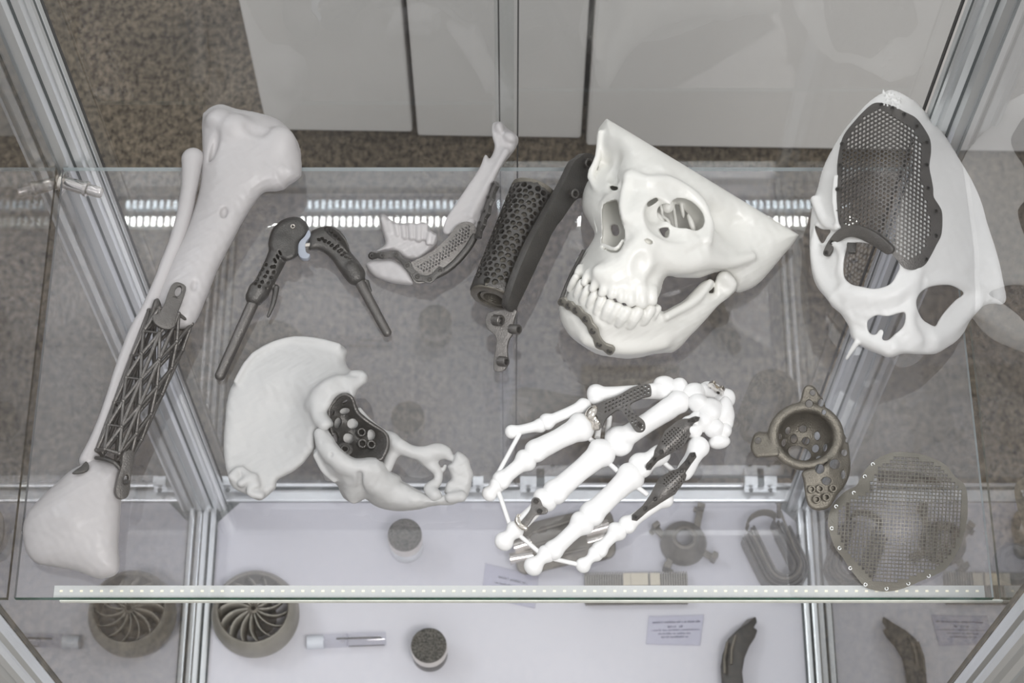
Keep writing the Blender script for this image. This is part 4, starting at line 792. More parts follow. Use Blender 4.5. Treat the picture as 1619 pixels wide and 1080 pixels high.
b.wobble(.7, 9).floor(); b.build('sit_bone', 'bone5', hip, 1)
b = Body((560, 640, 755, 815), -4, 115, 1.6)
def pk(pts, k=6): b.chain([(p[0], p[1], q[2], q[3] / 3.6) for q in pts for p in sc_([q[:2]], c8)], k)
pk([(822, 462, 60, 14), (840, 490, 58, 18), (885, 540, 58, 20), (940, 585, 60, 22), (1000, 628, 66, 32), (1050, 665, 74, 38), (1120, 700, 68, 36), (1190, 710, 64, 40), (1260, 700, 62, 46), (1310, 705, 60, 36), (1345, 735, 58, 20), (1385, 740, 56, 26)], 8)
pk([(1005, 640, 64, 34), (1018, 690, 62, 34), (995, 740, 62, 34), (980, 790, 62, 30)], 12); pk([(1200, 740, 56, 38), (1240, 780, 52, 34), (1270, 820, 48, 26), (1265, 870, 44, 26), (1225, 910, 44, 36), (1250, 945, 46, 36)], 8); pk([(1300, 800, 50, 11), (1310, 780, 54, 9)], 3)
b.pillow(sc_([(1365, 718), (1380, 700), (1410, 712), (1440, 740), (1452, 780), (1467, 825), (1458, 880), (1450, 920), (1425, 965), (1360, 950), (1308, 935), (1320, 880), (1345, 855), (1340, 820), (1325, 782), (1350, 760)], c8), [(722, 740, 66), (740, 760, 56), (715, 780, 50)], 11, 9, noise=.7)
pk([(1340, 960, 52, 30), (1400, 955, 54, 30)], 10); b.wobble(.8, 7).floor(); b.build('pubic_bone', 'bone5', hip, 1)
# the cup: a sheet dished into the socket
cup_o = sc_([(650, 470), (655, 448), (690, 402), (718, 380), (745, 375), (772, 388), (785, 410), (795, 445), (812, 480), (850, 515), (900, 550), (950, 580), (975, 605), (982, 640), (978, 680), (960, 720), (940, 745), (880, 745), (800, 742), (755, 725), (715, 690), (690, 650), (670, 600), (652, 540)], c8)
UH = HM(sc_([(650, 470, 86), (745, 378, 104), (785, 410, 100), (830, 500, 92), (900, 550, 86), (980, 620, 84), (978, 680, 84), (940, 745, 82), (870, 748, 76), (780, 735, 78), (690, 650, 84), (652, 540, 84), (780, 560, 60), (850, 620, 58), (760, 620, 60), (740, 480, 72), (900, 660, 62), (820, 680, 58)], c8))
ch = [ellipse(sc_([(x, y)], c8)[0], a / 3.6, c_ / 3.6, an, 14) for x, y, a, c_, an in [(738, 468, 28, 17, -12), (700, 535, 20, 32, 20), (783, 540, 31, 29, 0), (760, 622, 30, 31, 0), (885, 605, 26, 32, 10), (690, 612, 17, 30, -10), (738, 418, 20, 8, -38), (672, 478, 9, 14, 20)]]
plate('socket_cup', cup_o, ch, UH, 5, 'tid', hip, curve=4, step=7, bevel_px=1.2, label='dark grey cup with round holes and raised screw sleeves')
b = Body((515, 625, 615, 735), 10, 70, 1.8); b.pillow(sc_([(665, 460), (760, 430), (800, 520), (930, 600), (940, 690), (800, 720), (700, 640)], c8), [(560, 680, 44), (590, 700, 46), (545, 650, 52)], 8, 8).floor(); b.build('socket_wall', 'bone4', hip)
b = Body((515, 615, 620, 735), 50, 118, 1.3); 
rp = spl(cup_o, 1); b.chain([(p[0], p[1], float(UH(*p)) + 1, 2.3) for p in rp[-2:]] + [(p[0], p[1], float(UH(*p)) + 1, 2.3) for p in rp[:18]], 2, sub=2); b.build('cup_rim', 'ti', hip, 1)
for x, y, r in [(830, 592, 7), (835, 656, 7.5), (886, 662, 7)]: p = sc_([(x, y)], c8)[0]; eyelet(p[0], p[1], float(UH(*p)) + 4, r, 6, (CAM - Pp(p[0], p[1], 60)) + np.array([.3, .3, 0]), hip, 'tid', nm='screw_sleeve')
p = sc_([(738, 690)], c8)[0]; eyelet(p[0], p[1], float(UH(*p)) + 4, 12, 4, (.2, .2, 1), hip, 'tid', nm='screw_sleeve'); eyelet(p[0], p[1], float(UH(*p)) + 4, 7, 4, (.2, .2, 1), hip, 'tid', nm='screw_sleeve')
RESTS += [(o_, ZS) for o_ in (skl, crn, hip)]
# ---------------- hand skeleton with implants
hand = thing('hand_skeleton_model', 'white hand skeleton model with dark and polished implants, front right of the shelf', 'bone model', base_at(950, 750))
def q9(x, y): return sc_([(x, y)], c9)[0]
def bone(p0, p1, r0, rm, r1, h0, h1, name='finger_bone', tip=False, base=1.0, res=1.5, wob=.25, arch=3, twin=True):
    """finger bone from knuckle end p0 to far end p1 (crop coordinates, radii in crop units)"""
    s9 = 3.177; a, c = q9(*p0), q9(*p1); r0, rm, r1 = r0 / s9, rm / s9, r1 / s9; m = max(r0, r1) + 8
    b = Body((min(a[0], c[0]) - m, min(a[1], c[1]) - m, max(a[0], c[0]) + m, max(a[1], c[1]) + m), min(h0, h1) - m, max(h0, h1) + m + 4, res)
    L = lambda t, r, dh=0: (a[0] + (c[0] - a[0]) * t, a[1] + (c[1] - a[1]) * t, h0 + (h1 - h0) * t + dh, r)
    d = np.array([c[0] - a[0], c[1] - a[1]]); d /= np.linalg.norm(d); n = np.array([-d[1], d[0]]); ang = math.degrees(atan2(d[1], d[0]))
    b.chain([L(.05, r0 * .8), L(.22, rm * 1.12), L(.5, rm, arch), L(.8, rm * 1.05), L(.96, r1 * .8)], 3)
    b.ell(L(.07, 0)[:3], (r0 * .75, r0, r0 * .85), ang, 6)
    if tip: b.ell(L(.96, 0)[:3], (r1 * .9, r1, r1 * .75), ang, 6)
    elif twin:
        for sg in (-1, 1): x = L(.95, 0); b.ell((x[0] + n[0] * r1 * .48 * sg, x[1] + n[1] * r1 * .48 * sg, x[2]), (r1 * .72, r1 * .55, r1 * .8), ang, 5)
    b.wobble(wob, 7); return b.build(name, 'bone2', hand, 1)
# thumb (upper edge), then the four fingers; far ends first are the tips
bone((375, 292), (212, 328), 34, 24, 33, 34, 26, 'finger_bone', True); bone((596, 190), (385, 280), 38, 26, 40, 40, 36)
bone((1010, 118), (622, 140), 52, 34, 50, 50, 42, 'palm_bone')
bone((150, 590), (105, 640), 38, 24, 36, 24, 18, tip=True); bone((300, 462), (160, 575), 56, 34, 46, 34, 26); bone((585, 295), (325, 430), 72, 50, 56, 44, 36)
bone((1085, 160), (740, 385), 56, 48, 74, 62, 44, 'palm_bone')
bone((240, 815), (178, 880), 44, 28, 46, 20, 16, tip=True); bone((395, 660), (265, 790), 62, 34, 32, 32, 24); bone((690, 415), (425, 640), 72, 50, 62, 46, 34)
bone((400, 935), (325, 1005), 44, 28, 46, 18, 15, tip=True); bone((585, 775), (420, 930), 62, 38, 48, 30, 20); bone((835, 535), (610, 750), 70, 50, 62, 42, 30)
bone((645, 935), (575, 1000), 38, 22, 36, 16, 12, tip=True); bone((755, 820), (655, 925), 48, 28, 40, 26, 18); bone((1000, 650), (790, 800), 48, 30, 44, 38, 28)
bone((985, 430), (860, 500), 40, 44, 62, 48, 44, 'palm_bone'); bone((1160, 270), (1100, 290), 46, 36, 34, 60, 58, 'palm_bone')
bone((1165, 390), (1080, 545), 54, 40, 34, 54, 46, 'palm_bone')
# wrist bones
for (x, y, a_, c_, an, h) in [(990, 90, 48, 36, 10, 52), (1060, 110, 44, 40, 60, 54), (1135, 130, 40, 50, 80, 62), (1160, 185, 46, 40, 20, 68), (1215, 120, 50, 36, 10, 58), (1215, 215, 48, 52, 60, 68), (1185, 275, 40, 46, 40, 64), (1290, 160, 42, 44, 60, 56), (1295, 235, 34, 72, -4, 58), (1235, 310, 42, 40, 10, 60), (1282, 320, 30, 36, 10, 52), (1262, 378, 44, 28, -8, 48), (1135, 320, 34, 34, 10, 60)]:
    p = q9(x, y); b = Body((p[0] - 30, p[1] - 30, p[0] + 30, p[1] + 30), h - 34, h + 30, 1.6)
    b.ell((p[0], p[1], h - 2), (a_ / 3.177 * 1.22, c_ / 3.177 * 1.2, 14), an, 4); r_ = random.uniform(-40, 40); b.ell((p[0] + random.uniform(-5, 5), p[1] + random.uniform(-5, 5), h + 3), (a_ / 3.177 * .8, c_ / 3.177 * .65, 11), an + r_, 6); b.wobble(.5, 6).build('wrist_bone', 'bone2', hand, 1)
# joining rods
for (x, y, h, x2, y2, h2, r) in [(265, 325, 30, 145, 545, 26, 11), (150, 620, 22, 208, 790, 20, 11), (262, 850, 20, 372, 945, 18, 11), (430, 965, 17, 560, 995, 14, 11), (598, 350, 38, 640, 385, 38, 12), (712, 488, 40, 752, 525, 40, 12), (850, 605, 38, 905, 645, 36, 12), (980, 478, 42, 1035, 525, 42, 12), (712, 250, 30, 700, 340, 36, 13), (655, 310, 30, 650, 355, 34, 15)]:
    p, q = q9(x, y), q9(x2, y2); MB().tube([Pp(p[0], p[1], h), Pp((p[0] + q[0]) / 2, (p[1] + q[1]) / 2, (h + h2) / 2), Pp(q[0], q[1], h2)], r / 3.177 * S_SHELF, 12).build('joining_rod', 'bone2', hand, ang=.9)
# implants on the hand
def hpl(name, pts, holes, H, th, m, **k): return plate(name, sc_(pts, c9), holes, [(*q9(a, b_), h) for a, b_, h in H], th, m, hand, **k)
mpo = [(640, 195), (700, 165), (760, 140), (830, 100), (900, 86), (918, 100), (918, 140), (880, 152), (830, 175), (815, 192), (840, 235), (882, 270), (890, 300), (875, 322), (845, 322), (825, 300), (800, 260), (760, 215), (720, 235), (690, 262), (672, 300), (655, 262), (640, 230)]
hh = [h for h in holes_hex(spl(sc_(mpo, c9), 3), 6.2, 2.1, -25, .3) if h[0] > q9(690, 0)[0]]
hpl('mesh_plate', mpo, hh, [(640, 220, 64), (900, 110, 74), (860, 300, 86), (740, 180, 70), (800, 150, 74), (780, 220, 74)], 3.4, 'ti', step=6, bevel_px=0)
MB().tube([Pp(*q9(868, 98), 62), Pp(*q9(858, 84), 68)], 2.4 * S_SHELF, 10).build('plate_pin', 'ti', hand)
b = Body((q9(570, 0)[0], q9(0, 180)[1], q9(700, 0)[0], q9(0, 335)[1]), 30, 90, 1.1)
b.ell((*q9(622, 240), 56), (15, 10, 12), -60, 3).ell((*q9(650, 275), 54), (12, 8, 11), -50, 3).ell((*q9(640, 305), 50), (8, 5, 8), 10, 3); b.ell((*q9(668, 240), 66), (8, 4, 8), -60, 2, True); b.build('polished_knuckle', 'chrome', hand, 1, label='polished brass-toned knuckle joint')
hpl('knuckle_plate', [(318, 670), (335, 655), (362, 665), (375, 698), (398, 715), (392, 736), (360, 742), (335, 748), (300, 795), (270, 810), (258, 790), (300, 735), (315, 705)], [], [(340, 670, 45), (370, 730, 44), (265, 800, 36)], 4, 'ti', bevel_px=1.2, step=8)
b = Body((q9(225, 0)[0], q9(0, 730)[1], q9(315, 0)[0], q9(0, 840)[1]), 10, 60, 1.0); b.chain([(*q9(255, 750), 34, 3.6), (*q9(248, 775), 32, 4.6), (*q9(265, 800), 34, 5), (*q9(290, 812), 34, 4)], 3); b.ell((*q9(258, 752), 38), (3, 4, 6), 0, 1, True); b.build('polished_hinge', 'chrome', hand, 1)
screw(*q9(341, 674), 47, 4.2, hand, m='tid'); screw(*q9(360, 726), 46, 4.2, hand, m='tid')
for k, (spine, (Ha, Hb), rr) in enumerate([([(905, 505), (938, 462), (972, 425), (1035, 360), (1090, 300), (1120, 275), (1150, 258)], (60, 80), [17, 20, 34, 60, 46, 18, 12]), ([(835, 760), (890, 712), (942, 662), (1000, 600), (1060, 545), (1075, 520), (1105, 482), (1132, 442)], (42, 80), [20, 20, 34, 58, 40, 22, 18, 20])]):
    sp = spl(sc_(spine, c9), 4, False); ww = np.interp(np.linspace(0, 1, len(sp)), np.linspace(0, 1, len(rr)), rr) / 3.177
    d = np.gradient(sp, axis=0); d /= np.linalg.norm(d, axis=1)[:, None]; nn = np.stack([-d[:, 1], d[:, 0]], 1); out = list(sp + nn * ww[:, None]) + [tuple(sp[-1] + d[-1] * ww[-1] * .8)] + list((sp - nn * ww[:, None])[::-1]) + [tuple(sp[0] - d[0] * ww[0] * .8)]
    Hs_ = []
    for i in range(0, len(sp), 2):
        for t_ in (-1, 0, 1): x = sp[i] + nn[i] * ww[i] * t_; Hs_.append((x[0], x[1], Ha + (Hb - Ha) * i / len(sp) + (4 if t_ == 0 else -ww[i] * .35)))
    c_ = sp[len(sp) // 2]; hl_ = [h for h in holes_hex(out, 4.6, 1.55, -40, .6, sq=True, n=4) if (h[0] - c_[0]) ** 2 + (h[1] - c_[1]) ** 2 < (20 if k == 0 else 17) ** 2]
    plate('diamond_mesh_plate', out, hl_, Hs_, 3.2, 'ti', hand, curve=0, step=7, bevel_px=0)
    Hq = HM(Hs_)
    for x, y in ([(905, 502), (938, 462), (972, 427), (1110, 272), (1128, 264), (1146, 258)], [(838, 756), (891, 712), (941, 663), (1072, 522), (1105, 484), (1132, 442)])[k]:
        p = q9(x, y); screw(p[0], p[1], float(Hq(*p)) + .8, 3.9 if not (k == 0 and x > 1100) else 2.6, hand, m='tid')
screw(*q9(861, 292), 87, 4.2, hand, m='tid')
hpl('wrist_plate', [(1205, 88), (1232, 84), (1248, 110), (1272, 108), (1285, 130), (1265, 150), (1242, 155), (1228, 128), (1206, 115)], [], [(1205, 100, 76), (1240, 120, 78), (1270, 140, 74)], 5, 'chrome', bevel_px=1.4, step=6)
screw(*q9(1222, 100), 79, 3, hand, m='tid'); screw(*q9(1258, 128), 79, 3, hand, m='tid')

# ---------------- socket cup implant with three lugs
cup = thing('hip_cup_implant', 'grey metal hip cup implant with holes and three lugs, between hand and mesh dome', 'implant', base_at(1270, 700))
b = Body((1180, 600, 1355, 815), -4, 110, 1.15)
cc_ = np.array(b.pc(*sc_([(342, 300)], c10)[0], 58)); axc = np.array([-.10, .16, -1.0]); axc /= np.linalg.norm(axc)      # axis toward the camera
def tor(X, Y, D):
    x, y, z = X - cc_[0], (Y - cc_[1]), D - cc_[2]; h = x * axc[0] + y * axc[1] + z * axc[2]; r = np.sqrt(np.maximum(x * x + (y * 1.10) ** 2 + z * z - h * h, 0)); return np.sqrt((r - 49) ** 2 + h * h) - 8.5
def bowl(X, Y, D):
    x, y, z = X - cc_[0], (Y - cc_[1]), D - cc_[2]; h = x * axc[0] + y * axc[1] + z * axc[2]; r = np.sqrt(x * x + (y * 1.08) ** 2 + z * z); return np.maximum(np.abs(r - 49) - 3.4, h)
b.fn(bowl, 1); b.fn(tor, 5)
b.pillow(sc_([(310, 165), (322, 110), (335, 68), (358, 55), (385, 68), (405, 100), (428, 130), (436, 175), (440, 215), (400, 200), (350, 185)], c10), [(1275, 612, 88), (1290, 650, 66), (1300, 630, 76)], 6, 4, k=6)
b.pillow(sc_([(200, 270), (155, 280), (120, 278), (98, 290), (85, 320), (80, 355), (90, 385), (110, 402), (140, 400), (160, 400), (215, 390), (210, 340)], c10), [(1190, 700, 50), (1210, 700, 54), (1200, 680, 52)], 7, 7, k=4)
b.pillow(sc_([(325, 470), (332, 520), (340, 585), (355, 630), (385, 650), (430, 648), (462, 628), (490, 580), (530, 530), (552, 470), (552, 400), (540, 320), (500, 260), (470, 300), (480, 360), (440, 430), (380, 450)], c10), HM(sc_([(330, 480, 56), (400, 640, 40), (550, 460, 44), (540, 320, 48), (450, 450, 66), (480, 300, 60)], c10)), 5, 5, k=6)
for (x, y, a_, c_, an) in [(328, 264, 18, 17, 0), (257, 272, 12, 18, 15), (286, 312, 15, 19, 10), (342, 322, 17, 17, 0), (396, 298, 14, 20, -5), (388, 358, 16, 19, 20), (237, 330, 10, 18, 10), (434, 354, 9, 19, 12), (404, 402, 14, 8, -20), (312, 380, 56, 32, 18), (218, 300, 6, 14, 0)]:
    p = sc_([(x, y)], c10)[0]; b.cap((p[0], p[1], -20, 1.2), (p[0], p[1], -21, 1.2), .1, True)
    b._maps(); t_ = radians(an); du, dv = b.ru - p[0], b.rv - p[1]; xx, yy = du * cos(t_) + dv * sin(t_), -du * sin(t_) + dv * cos(t_); qd = (np.sqrt((xx / (a_ / 3)) ** 2 + (yy / (c_ / 3)) ** 2) - 1) * min(a_, c_) / 3
    hgt = (b.D - cc_[2]); b._op((slice(None),) * 3, np.maximum(b.samp(qd), -(hgt - 12)).astype(np.float32), 1, True)
for (x, y, a_, c_) in [(375, 92, 13, 14), (358, 145, 17, 17), (414, 140, 14, 18), (428, 185, 10, 12), (408, 455, 21, 22), (480, 432, 25, 23), (525, 378, 14, 16), (440, 512, 22, 18), (520, 482, 10, 22), (536, 320, 6, 10), (115, 320, 14, 15)]:
    p = sc_([(x, y)], c10)[0]; b._maps(); qd = (np.sqrt(((b.ru - p[0]) / (a_ / 3)) ** 2 + ((b.rv - p[1]) / (c_ / 3)) ** 2) - 1) * min(a_, c_) / 3; b._op((slice(None),) * 3, np.maximum(b.samp(qd), -(b.D - cc_[2] + 4) * 0 - 99).astype(np.float32), 1, True)
b.floor(); b.build('cup_body', 'tib', cup, 1)
for (x, y, h) in [(368, 552, 50), (408, 550, 52), (392, 600, 46), (438, 590, 48), (470, 548, 48)]:
    p = sc_([(x, y)], c10)[0]; eyelet(p[0], p[1], h + 4, 6.2, 4, (.1, -.3, 1), cup, 'tib')

# ---------------- domed mesh implant
dome = thing('mesh_dome_implant', 'pale grey fine metal mesh dome with eyelets round its rim, front right of shelf', 'implant', base_at(1420, 830))
do = sc_([(452, 745), (446, 700), (456, 655), (480, 610), (530, 560), (580, 535), (605, 490), (640, 440), (690, 400), (760, 375), (850, 378), (900, 388), (960, 410), (1010, 440), (1050, 490), (1088, 520), (1106, 560), (1110, 620), (1108, 690), (1085, 790), (1055, 860), (1010, 925), (970, 950), (925, 972), (880, 990), (830, 1012), (775, 1030), (715, 1037), (665, 1030), (620, 1012), (580, 965), (548, 925), (520, 880), (485, 835), (465, 790)], c10)
DH = HM(sc_([(450, 700, 24), (520, 870, 12), (640, 1015, 6), (800, 1020, 6), (1000, 930, 14), (1090, 770, 26), (1108, 600, 30), (1000, 440, 34), (850, 380, 40), (680, 405, 40), (560, 545, 34), (780, 560, 92), (800, 700, 102), (780, 850, 74), (640, 720, 82), (950, 700, 84), (930, 560, 74), (650, 870, 52), (920, 850, 60)], c10))
din = sc_([(480, 745), (478, 690), (500, 640), (560, 590), (620, 560), (650, 500), (680, 450), (760, 392), (850, 392), (960, 425), (1040, 495), (1090, 560), (1096, 640), (1080, 760), (1040, 855), (990, 915), (900, 955), (820, 985), (720, 1005), (660, 990), (600, 930), (560, 880), (510, 820)], c10)
dh = holes_hex(spl(din, 3), 5.9, 3.45, 3, -.6, sq=True, n=4)
plate('dome_mesh', do, dh, DH, 1.2, 'tibl', dome, curve=3, step=9, bevel_px=0)
for x, y in [(660, 432), (622, 490), (570, 568), (486, 632), (465, 736), (502, 830), (553, 925), (625, 1003), (725, 1022), (828, 998), (925, 962)]:
    p = sc_([(x, y)], c10)[0]; screw(p[0], p[1], float(DH(*p)) + .6, 3.0, dome, m='alu', name='rim_eyelet', ring=True)
RESTS += [(o_, ZS) for o_ in (hand, cup, dome)]

# ================================================================== things on the base panel
SBm = S_BASE
def PB(u, v, h=0): return Pp(u, v, h, ZB)
def low(name, label, cat, u, v, group=None): return thing(name, label, cat, PB(u, v), group)
# ring-shaped impeller
imp = low('impeller', 'round grey metal impeller with curved blades, lower left on the white base panel', 'impeller', 405, 975)
c_ = PB(407, 978); Ri = .0505; mb = MB()
mb.lathe([(Ri * .90, .0), (Ri * 1.0, .0), (Ri * 1.08, .010), (Ri * 1.10, .022), (Ri * 1.04, .036), (Ri * .93, .047), (Ri * .90, .048), (Ri * .87, .046), (Ri * .90, .030), (Ri * .88, .010)], c_, n=56, closed=True); mb.build('outer_ring', 'tibl', imp)
MB().lathe([(.004, .012), (.006, .012), (.0075, .02), (.006, .042), (.003, .044), (.003, .012)], c_, n=24, closed=True).build('hub', 'tib', imp)
hubm = None
for k in range(14):
    a0 = 2 * pi * k / 14; V = []; F = []; n_ = 9
    for i in range(n_):
        t = i / (n_ - 1); r = .006 + (Ri * .89 - .006) * t; a = a0 + .45 * t * t; 
        for z, s_ in ((.043 - .004 * t, 0), (.016, .16)):
            for w_ in (-.0007, .0007): aa = a + s_; V.append(c_ + np.array([r * cos(aa) - w_ * sin(aa), r * sin(aa) + w_ * cos(aa), z]))
    for i in range(n_ - 1):
        q = i * 4; F += [(q, q + 1, q + 5, q + 4), (q + 2, q + 6, q + 7, q + 3), (q, q + 4, q + 6, q + 2), (q + 1, q + 3, q + 7, q + 5)]
    F += [(0, 2, 3, 1), (4 * n_ - 4, 4 * n_ - 3, 4 * n_ - 1, 4 * n_ - 2)]
    obj('blade', V, F, 'tibl', imp)
MB().lathe([(.0001, .004), (Ri * .5, .004), (Ri * .5, .002), (.0001, .002)], c_, n=40).build('back_disc', 'tid', imp)
# two porous-topped cylinders
def puck(label, u, v, h, r, m2):
    t = low('porous_topped_cylinder', label, 'cylinder', u, v, 'porous-topped cylinders on the base panel'); c = PB(u, v)
    MB().lathe([(.0001, 0), (r * .96, 0), (r, .0015), (r, h * .50), (r * .99, h * .51)], c, n=40).build('lower_body', m2, t)
    MB().lathe([(r * .99, h * .50), (r * 1.03, h * .52), (r * 1.03, h * .86), (r * .98, h * .9)], c, n=40).build('polished_band', 'chrome', t)
    bb = MB().lathe([(r * .98, h * .88), (r * 1.0, h * .9), (r * 1.0, h * .985), (r * .95, h), (r * .5, h * .99), (.0001, h * .985)], c, n=40); bb.build('porous_top', 'porous', t); return t
puck('silver cylinder with black porous top below the hip bone model', 643, 866, .052, .0215, 'alu')
puck('dark-based cylinder with black porous top and bright band, near bottom edge', 680, 1036, .046, .0220, 'ti')
# specimen tube
tb = low('specimen_tube', 'clear specimen tube lying on the base panel between impeller and dark-based cylinder', 'tube', 550, 1012); a, e = PB(512, 1014, 11), PB(611, 1010, 11); d = (e - a) / np.linalg.norm(e - a); L_ = np.linalg.norm(e - a)
MB().lathe([(.0085, 0), (.0092, .002), (.0092, L_ - .002), (.0085, L_), (.0001, L_)], a, d, 28).build('tube_wall', 'acr', tb); a2 = PB(485, 1016, 11)
MB().lathe([(.0001, 0), (.0085, .0005), (.0085, np.linalg.norm(a - a2)), (.0001, np.linalg.norm(a - a2))], a2, d, 28).build('cap', M['acr'] if 0 else mat('frosted_cap', (.60, .63, .68), .4), tb)
MB().tube([PB(532, 1010, 6), PB(603, 1008, 6)], .0012, 8).build('sample_rod', 'tid', tb); MB().tube([PB(552, 1022, 4), PB(608, 1020, 4)], .0008, 8).build('sample_rod', 'tid', tb); MB().lathe([(.0088, 0), (.0088, .002), (.0075, .002), (.0075, 0)], PB(548, 1012, 11), d, 24, closed=True).build('neck_ring', 'acr', tb)
# label cards under clear covers
def card(label, cs, lines):
    t = low('label_card', label, 'card', sum(c[0] for c in cs) / 4, sum(c[1] for c in cs) / 4, 'label cards on the base panel'); W = [PB(u, v, 0) for u, v in cs]; z = np.array([0, 0, .0012]); up = np.array([0, 0, .0052])
    MB().add([p + z * .2 for p in W] + [p + z for p in W], [(3, 2, 1, 0), (4, 5, 6, 7), (0, 1, 5, 4), (1, 2, 6, 5), (2, 3, 7, 6), (3, 0, 4, 7)]).build('paper', 'paper', t, smooth=False)
    cc = sum(W) / 4; W2 = [cc + (p - cc) * 1.02 for p in W]
    MB().add([p + z * 1.3 for p in W2] + [p + up for p in W2], [(3, 2, 1, 0), (4, 5, 6, 7), (0, 1, 5, 4), (1, 2, 6, 5), (2, 3, 7, 6), (3, 0, 4, 7)]).build('clear_cover', 'acr', t, smooth=False)
    ex, ey = W[1] - W[0], W[3] - W[0]; mb = MB(); R_ = random.Random(4)
    for (y, x0, x1, hh_, bold) in lines:      # faded print: too blurred in the photo to read, set as letter-sized marks
        x = x0
        while x < x1:
            wd = R_.uniform(.010, .022)
            if R_.random() > .12:
                hk = hh_ * R_.choice((.7, .7, 1.0)); o_ = W[0] + ex * x + ey * (y + hh_ - hk) + z * 1.15; mb.add([o_, o_ + ex * wd * .8, o_ + ex * wd * .8 + ey * hk, o_ + ey * hk], [(0, 1, 2, 3)])
            x += wd
    pr = mb.build('printed_text', 'ink', t, smooth=False); return t
card('small square printed card under clear cover, below the ribbed bar', [(1026, 976), (1112, 974), (1106, 1021), (1022, 1019)], [(.16, .06, .94, .085, 1), (.33, .36, .64, .085, 1), (.47, .05, .93, .06, 0), (.60, .2, .78, .06, 0), (.72, .26, .74, .07, 0)])
card('tilted printed card under clear cover, partly behind the shelf edge', [(768, 893), (851, 913), (845, 962), (762, 945)], [(.22, .25, .8, .09, 1), (.42, .2, .75, .07, 0), (.56, .2, .7, .06, 0)])
# ribbed bar
rb = low('ribbed_bar', 'grey finely ribbed metal bar with cream insert, lying under the shelf edge', 'bar', 1005, 938); z0 = ZB
a, e, f_ = PB(925, 958), PB(1088, 956), PB(927, 926); ex = (e - a); L_ = np.linalg.norm(ex); ex /= L_; ey = np.array([-ex[1], ex[0], 0]); wd = .040
Rb = np.stack([ex, ey, [0, 0, 1]], 1); c_ = a + ex * L_ / 2 + ey * wd / 2
MB().box(c_ + [0, 0, .0045], (L_, wd * .92, .009), Rb).build('core', 'tib', rb, smooth=False); mb = MB()
for i in range(42): x = -L_ / 2 + L_ * (i + .5) / 42; mb.box(c_ + ex * x + [0, 0, .0062], (L_ / 42 * .5, wd, .0150), Rb)
tag(mb.build('ribs', 'tibl', rb, smooth=False), kind='stuff')
for x, l, hh_ in ((-.012, .009, .0150), (.004, .022, .0150), (.024, .012, .0142)): MB().box(c_ + ex * x + ey * .010 + [0, 0, hh_ / 2], (l, wd * .4, hh_), Rb).build('cream_insert', 'cream', rb, smooth=False)
# brushed block with polished ends behind the finger tips
bk = low('brushed_metal_tray', 'brushed grey metal tray with polished rounded ends, under the finger tips', 'tray', 890, 850); H_ = 26
top = [(822, 838), (838, 826), (905, 810), (958, 806), (970, 820), (972, 850), (968, 880), (900, 892), (830, 908), (815, 885)]
sheet('tray_block', spl([(q[0], q[1]) for q in top], 3), [], lambda u, v: Pp(u, v, 22 + 10 * np.cos((np.asarray(v) - 850) / 40), ZB), 20 * SBm, 'tib', bk, step=12, bevel=3 * SBm, seg=3)
for (u0, v0, u1, v1, r) in [(812, 866, 838, 858, 13), (806, 884, 842, 878, 9), (925, 842, 962, 832, 13), (928, 858, 955, 850, 9)]: MB().tube([PB(u0, v0, 24), PB(u1, v1, 24)], r * SBm, 20).build('polished_end', 'chrome', bk)
for (u0, v0, u1, v1) in [(842, 842, 900, 824), (846, 862, 920, 842), (846, 885, 925, 868)]: MB().tube([PB(u0, v0, 33), PB(u1, v1, 33)], 2.6 * SBm, 8).build('tray_rib', 'tib', bk)
# four-legged ring mount
sp_ = low('four_legged_mount', 'bronze-grey domed ring mount with four bent legs on the base panel', 'mount', 1082, 860); c_ = PB(1080, 862)
MB().lathe([(.0110, .032), (.0135, .034), (.0165, .032), (.0185, .026), (.026, .019), (.0300, .009), (.0300, .004), (.0275, .004), (.0270, .009), (.0235, .016), (.015, .023), (.0110, .024)], c_, n=40, closed=True).build('dome', 'tib', sp_)
for (u, v, u2, v2) in [(1102, 832, 1107, 806), (1050, 850, 1036, 836), (1060, 885, 1054, 900), (1108, 872, 1128, 884)]:
    p, q = PB(u, v, 8), PB(u2, v2, 6); dr = (q - p); dr[2] = 0; dr /= np.linalg.norm(dr); sd = np.array([-dr[1], dr[0], 0]); L_ = np.linalg.norm(q - p) + .010; m_ = MB(); R_ = np.stack([dr, sd, [0, 0, 1]], 1)
    m_.box((p + q) / 2 - dr * .004 + [0, 0, .002], (L_, .009, .005), R_); m_.box(q + [0, 0, .008], (.007, .010, .020), R_); m_.box(q + sd * .002 + [0, 0, -.003], (.007, .013, .004), R_); o = m_.build('leg', 'tib', sp_, smooth=False); mo_ = o.modifiers.new('b', 'BEVEL'); mo_.width = .0012; mo_.segments = 2
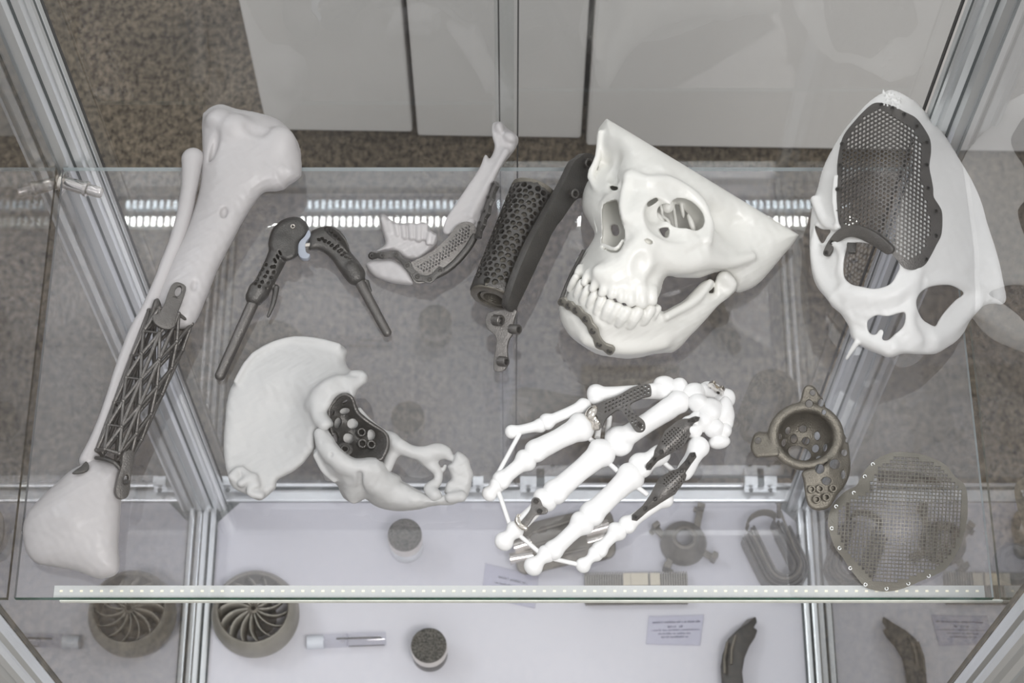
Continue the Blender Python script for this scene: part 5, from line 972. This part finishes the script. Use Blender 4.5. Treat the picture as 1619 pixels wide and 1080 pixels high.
# finned loop
fn_ = low('finned_loop', 'dark grey U-shaped loop of thin fins by the right base rail', 'heat sink', 1228, 880)
cE = (1232, 903); rO, rI = 44, 22; A1 = np.array(PB(1235, 905)); dirL = PB(1202, 838) - PB(1235, 905); dirL[2] = 0; LL = np.linalg.norm(dirL); dirL /= LL; sdL = np.array([-dirL[1], dirL[0], 0])
def ushape(r0, r1, z0, z1, L0, L1, open_top=False, n=18):
    V = []; F = []; path = [(-1, L0)] + [('a', pi * i / n) for i in range(n + 1)] + [(1, L1)]
    rows = []
    for k_, t in path:
        for r in (r0, r1):
            if k_ == 'a': p = A1 + r * (-cos(t) * -sdL * 1 * -1 + -sin(t) * dirL)
            else: p = A1 + r * sdL * (-1 if k_ == -1 else 1) * 1 + dirL * t
            rows.append(p)
    m_ = len(path)
    for z in (z0, z1): V += [r + np.array([0, 0, z]) for r in rows]
    N_ = len(rows)
    for i in range(m_ - 1):
        a, b_, c, d = 2 * i, 2 * i + 1, 2 * i + 3, 2 * i + 2; F += [(a + N_, b_ + N_, c + N_, d + N_), (a, d, c, b_), (a, a + N_, d + N_, d), (b_, c, c + N_, b_ + N_)]
    F += [(0, 1, 1 + N_, N_), (N_ - 2, 2 * N_ - 2, 2 * N_ - 1, N_ - 1)]
    return V, F
for i, (r0, r1) in enumerate([(14, 17.5), (20, 22.5), (25, 27.5), (30, 32.5), (35, 38)]):
    mb = MB(); mb.add(*ushape(r0 * .00085, r1 * .00085, .002, .034 - .003 * abs(i - 1), LL * (.95 - .05 * i), LL * (1.0 - .03 * i))); o = mb.build('fin', 'tid', fn_, ang=.5)
mb = MB(); mb.add(*ushape(13 * .00085, 38 * .00085, 0, .004, LL * .7, LL * .8)); mb.build('fin_base', 'tid', fn_, ang=.5)
mb = MB(); mb.tube([A1 + dirL * LL * 1.05 - sdL * .026 + [0, 0, .034], A1 + dirL * LL * .2 - sdL * .020 + [0, 0, .038]] + [A1 + .0205 * (-cos(t) * sdL - sin(t) * dirL) + np.array([0, 0, .037]) for t in np.linspace(0, pi, 12)] + [A1 + dirL * LL * .8 + sdL * .0205 + [0, 0, .036]], .0017, 8); mb.build('edge_rail', 'tib', fn_)
for z in (.014, .022, .030): MB().tube([A1 + dirL * (LL * 1.02) + .020 * (cos(t) * sdL) + dirL * .014 * sin(t) + np.array([0, 0, z]) for t in np.linspace(0, pi, 12)], .0016, 8).build('bridge_wire', 'tib', fn_)
MB().tube([A1 + dirL * LL * 1.0 - sdL * .024 + [0, 0, .02], A1 + dirL * LL * 1.25 - sdL * .030 + [0, 0, .032]], .003, 10).build('clip', 'tib', fn_)
# curved bracket at the bottom edge
cb = low('curved_bracket', 'dark curved metal bracket at bottom edge beside the right base rail', 'bracket', 1168, 1035)
pl_ = [(1184, 984), (1196, 974), (1198, 984), (1193, 992), (1199, 996), (1195, 1008), (1186, 1022), (1178, 1040), (1174, 1062), (1177, 1085), (1190, 1105), (1170, 1120), (1150, 1105), (1140, 1080), (1138, 1055), (1141, 1035), (1150, 1010), (1165, 996)]
sheet('bracket_body', pl_, [], lambda u, v: Pp(u, v, 30 - 8 * ((np.asarray(u) - 1165) / 25.) ** 2, ZB), 22 * SBm, 'tid', cb, step=10, bevel=3 * SBm)
for (u0, v0, u1, v1) in [(1150, 1015, 1146, 1065), (1163, 1005, 1156, 1050)]: MB().tube([PB(u0, v0, 31), PB((u0 + u1) / 2 - 3, (v0 + v1) / 2, 31), PB(u1, v1, 31)], 2.2 * SBm, 8).build('bracket_rib', 'tib', cb)

# unidentified dark spot beyond the right side pane, built as a small black object
blk = thing('black_object', 'small black object on the grey carpet at the right edge', 'outlet', P(1602, 893, 0, 0)); c_ = P(1602, 893, 0, 0)
MB().lathe([(.0001, .006), (.012, .006), (.016, .018), (.021, .02), (.026, .015), (.028, 0)], c_, n=24).build('ring', 'dark', blk); MB().tube([c_ + [.01, 0, .012], c_ + [.03, -.01, .024], c_ + [.06, -.03, .006], c_ + [.11, -.04, .005]], .004, 8).build('bent_tube', 'dark', blk)
# ------------------------------------------------------------------ let every thing rest on what carries it
for o_, b_ in RESTS: settle(o_, b_)
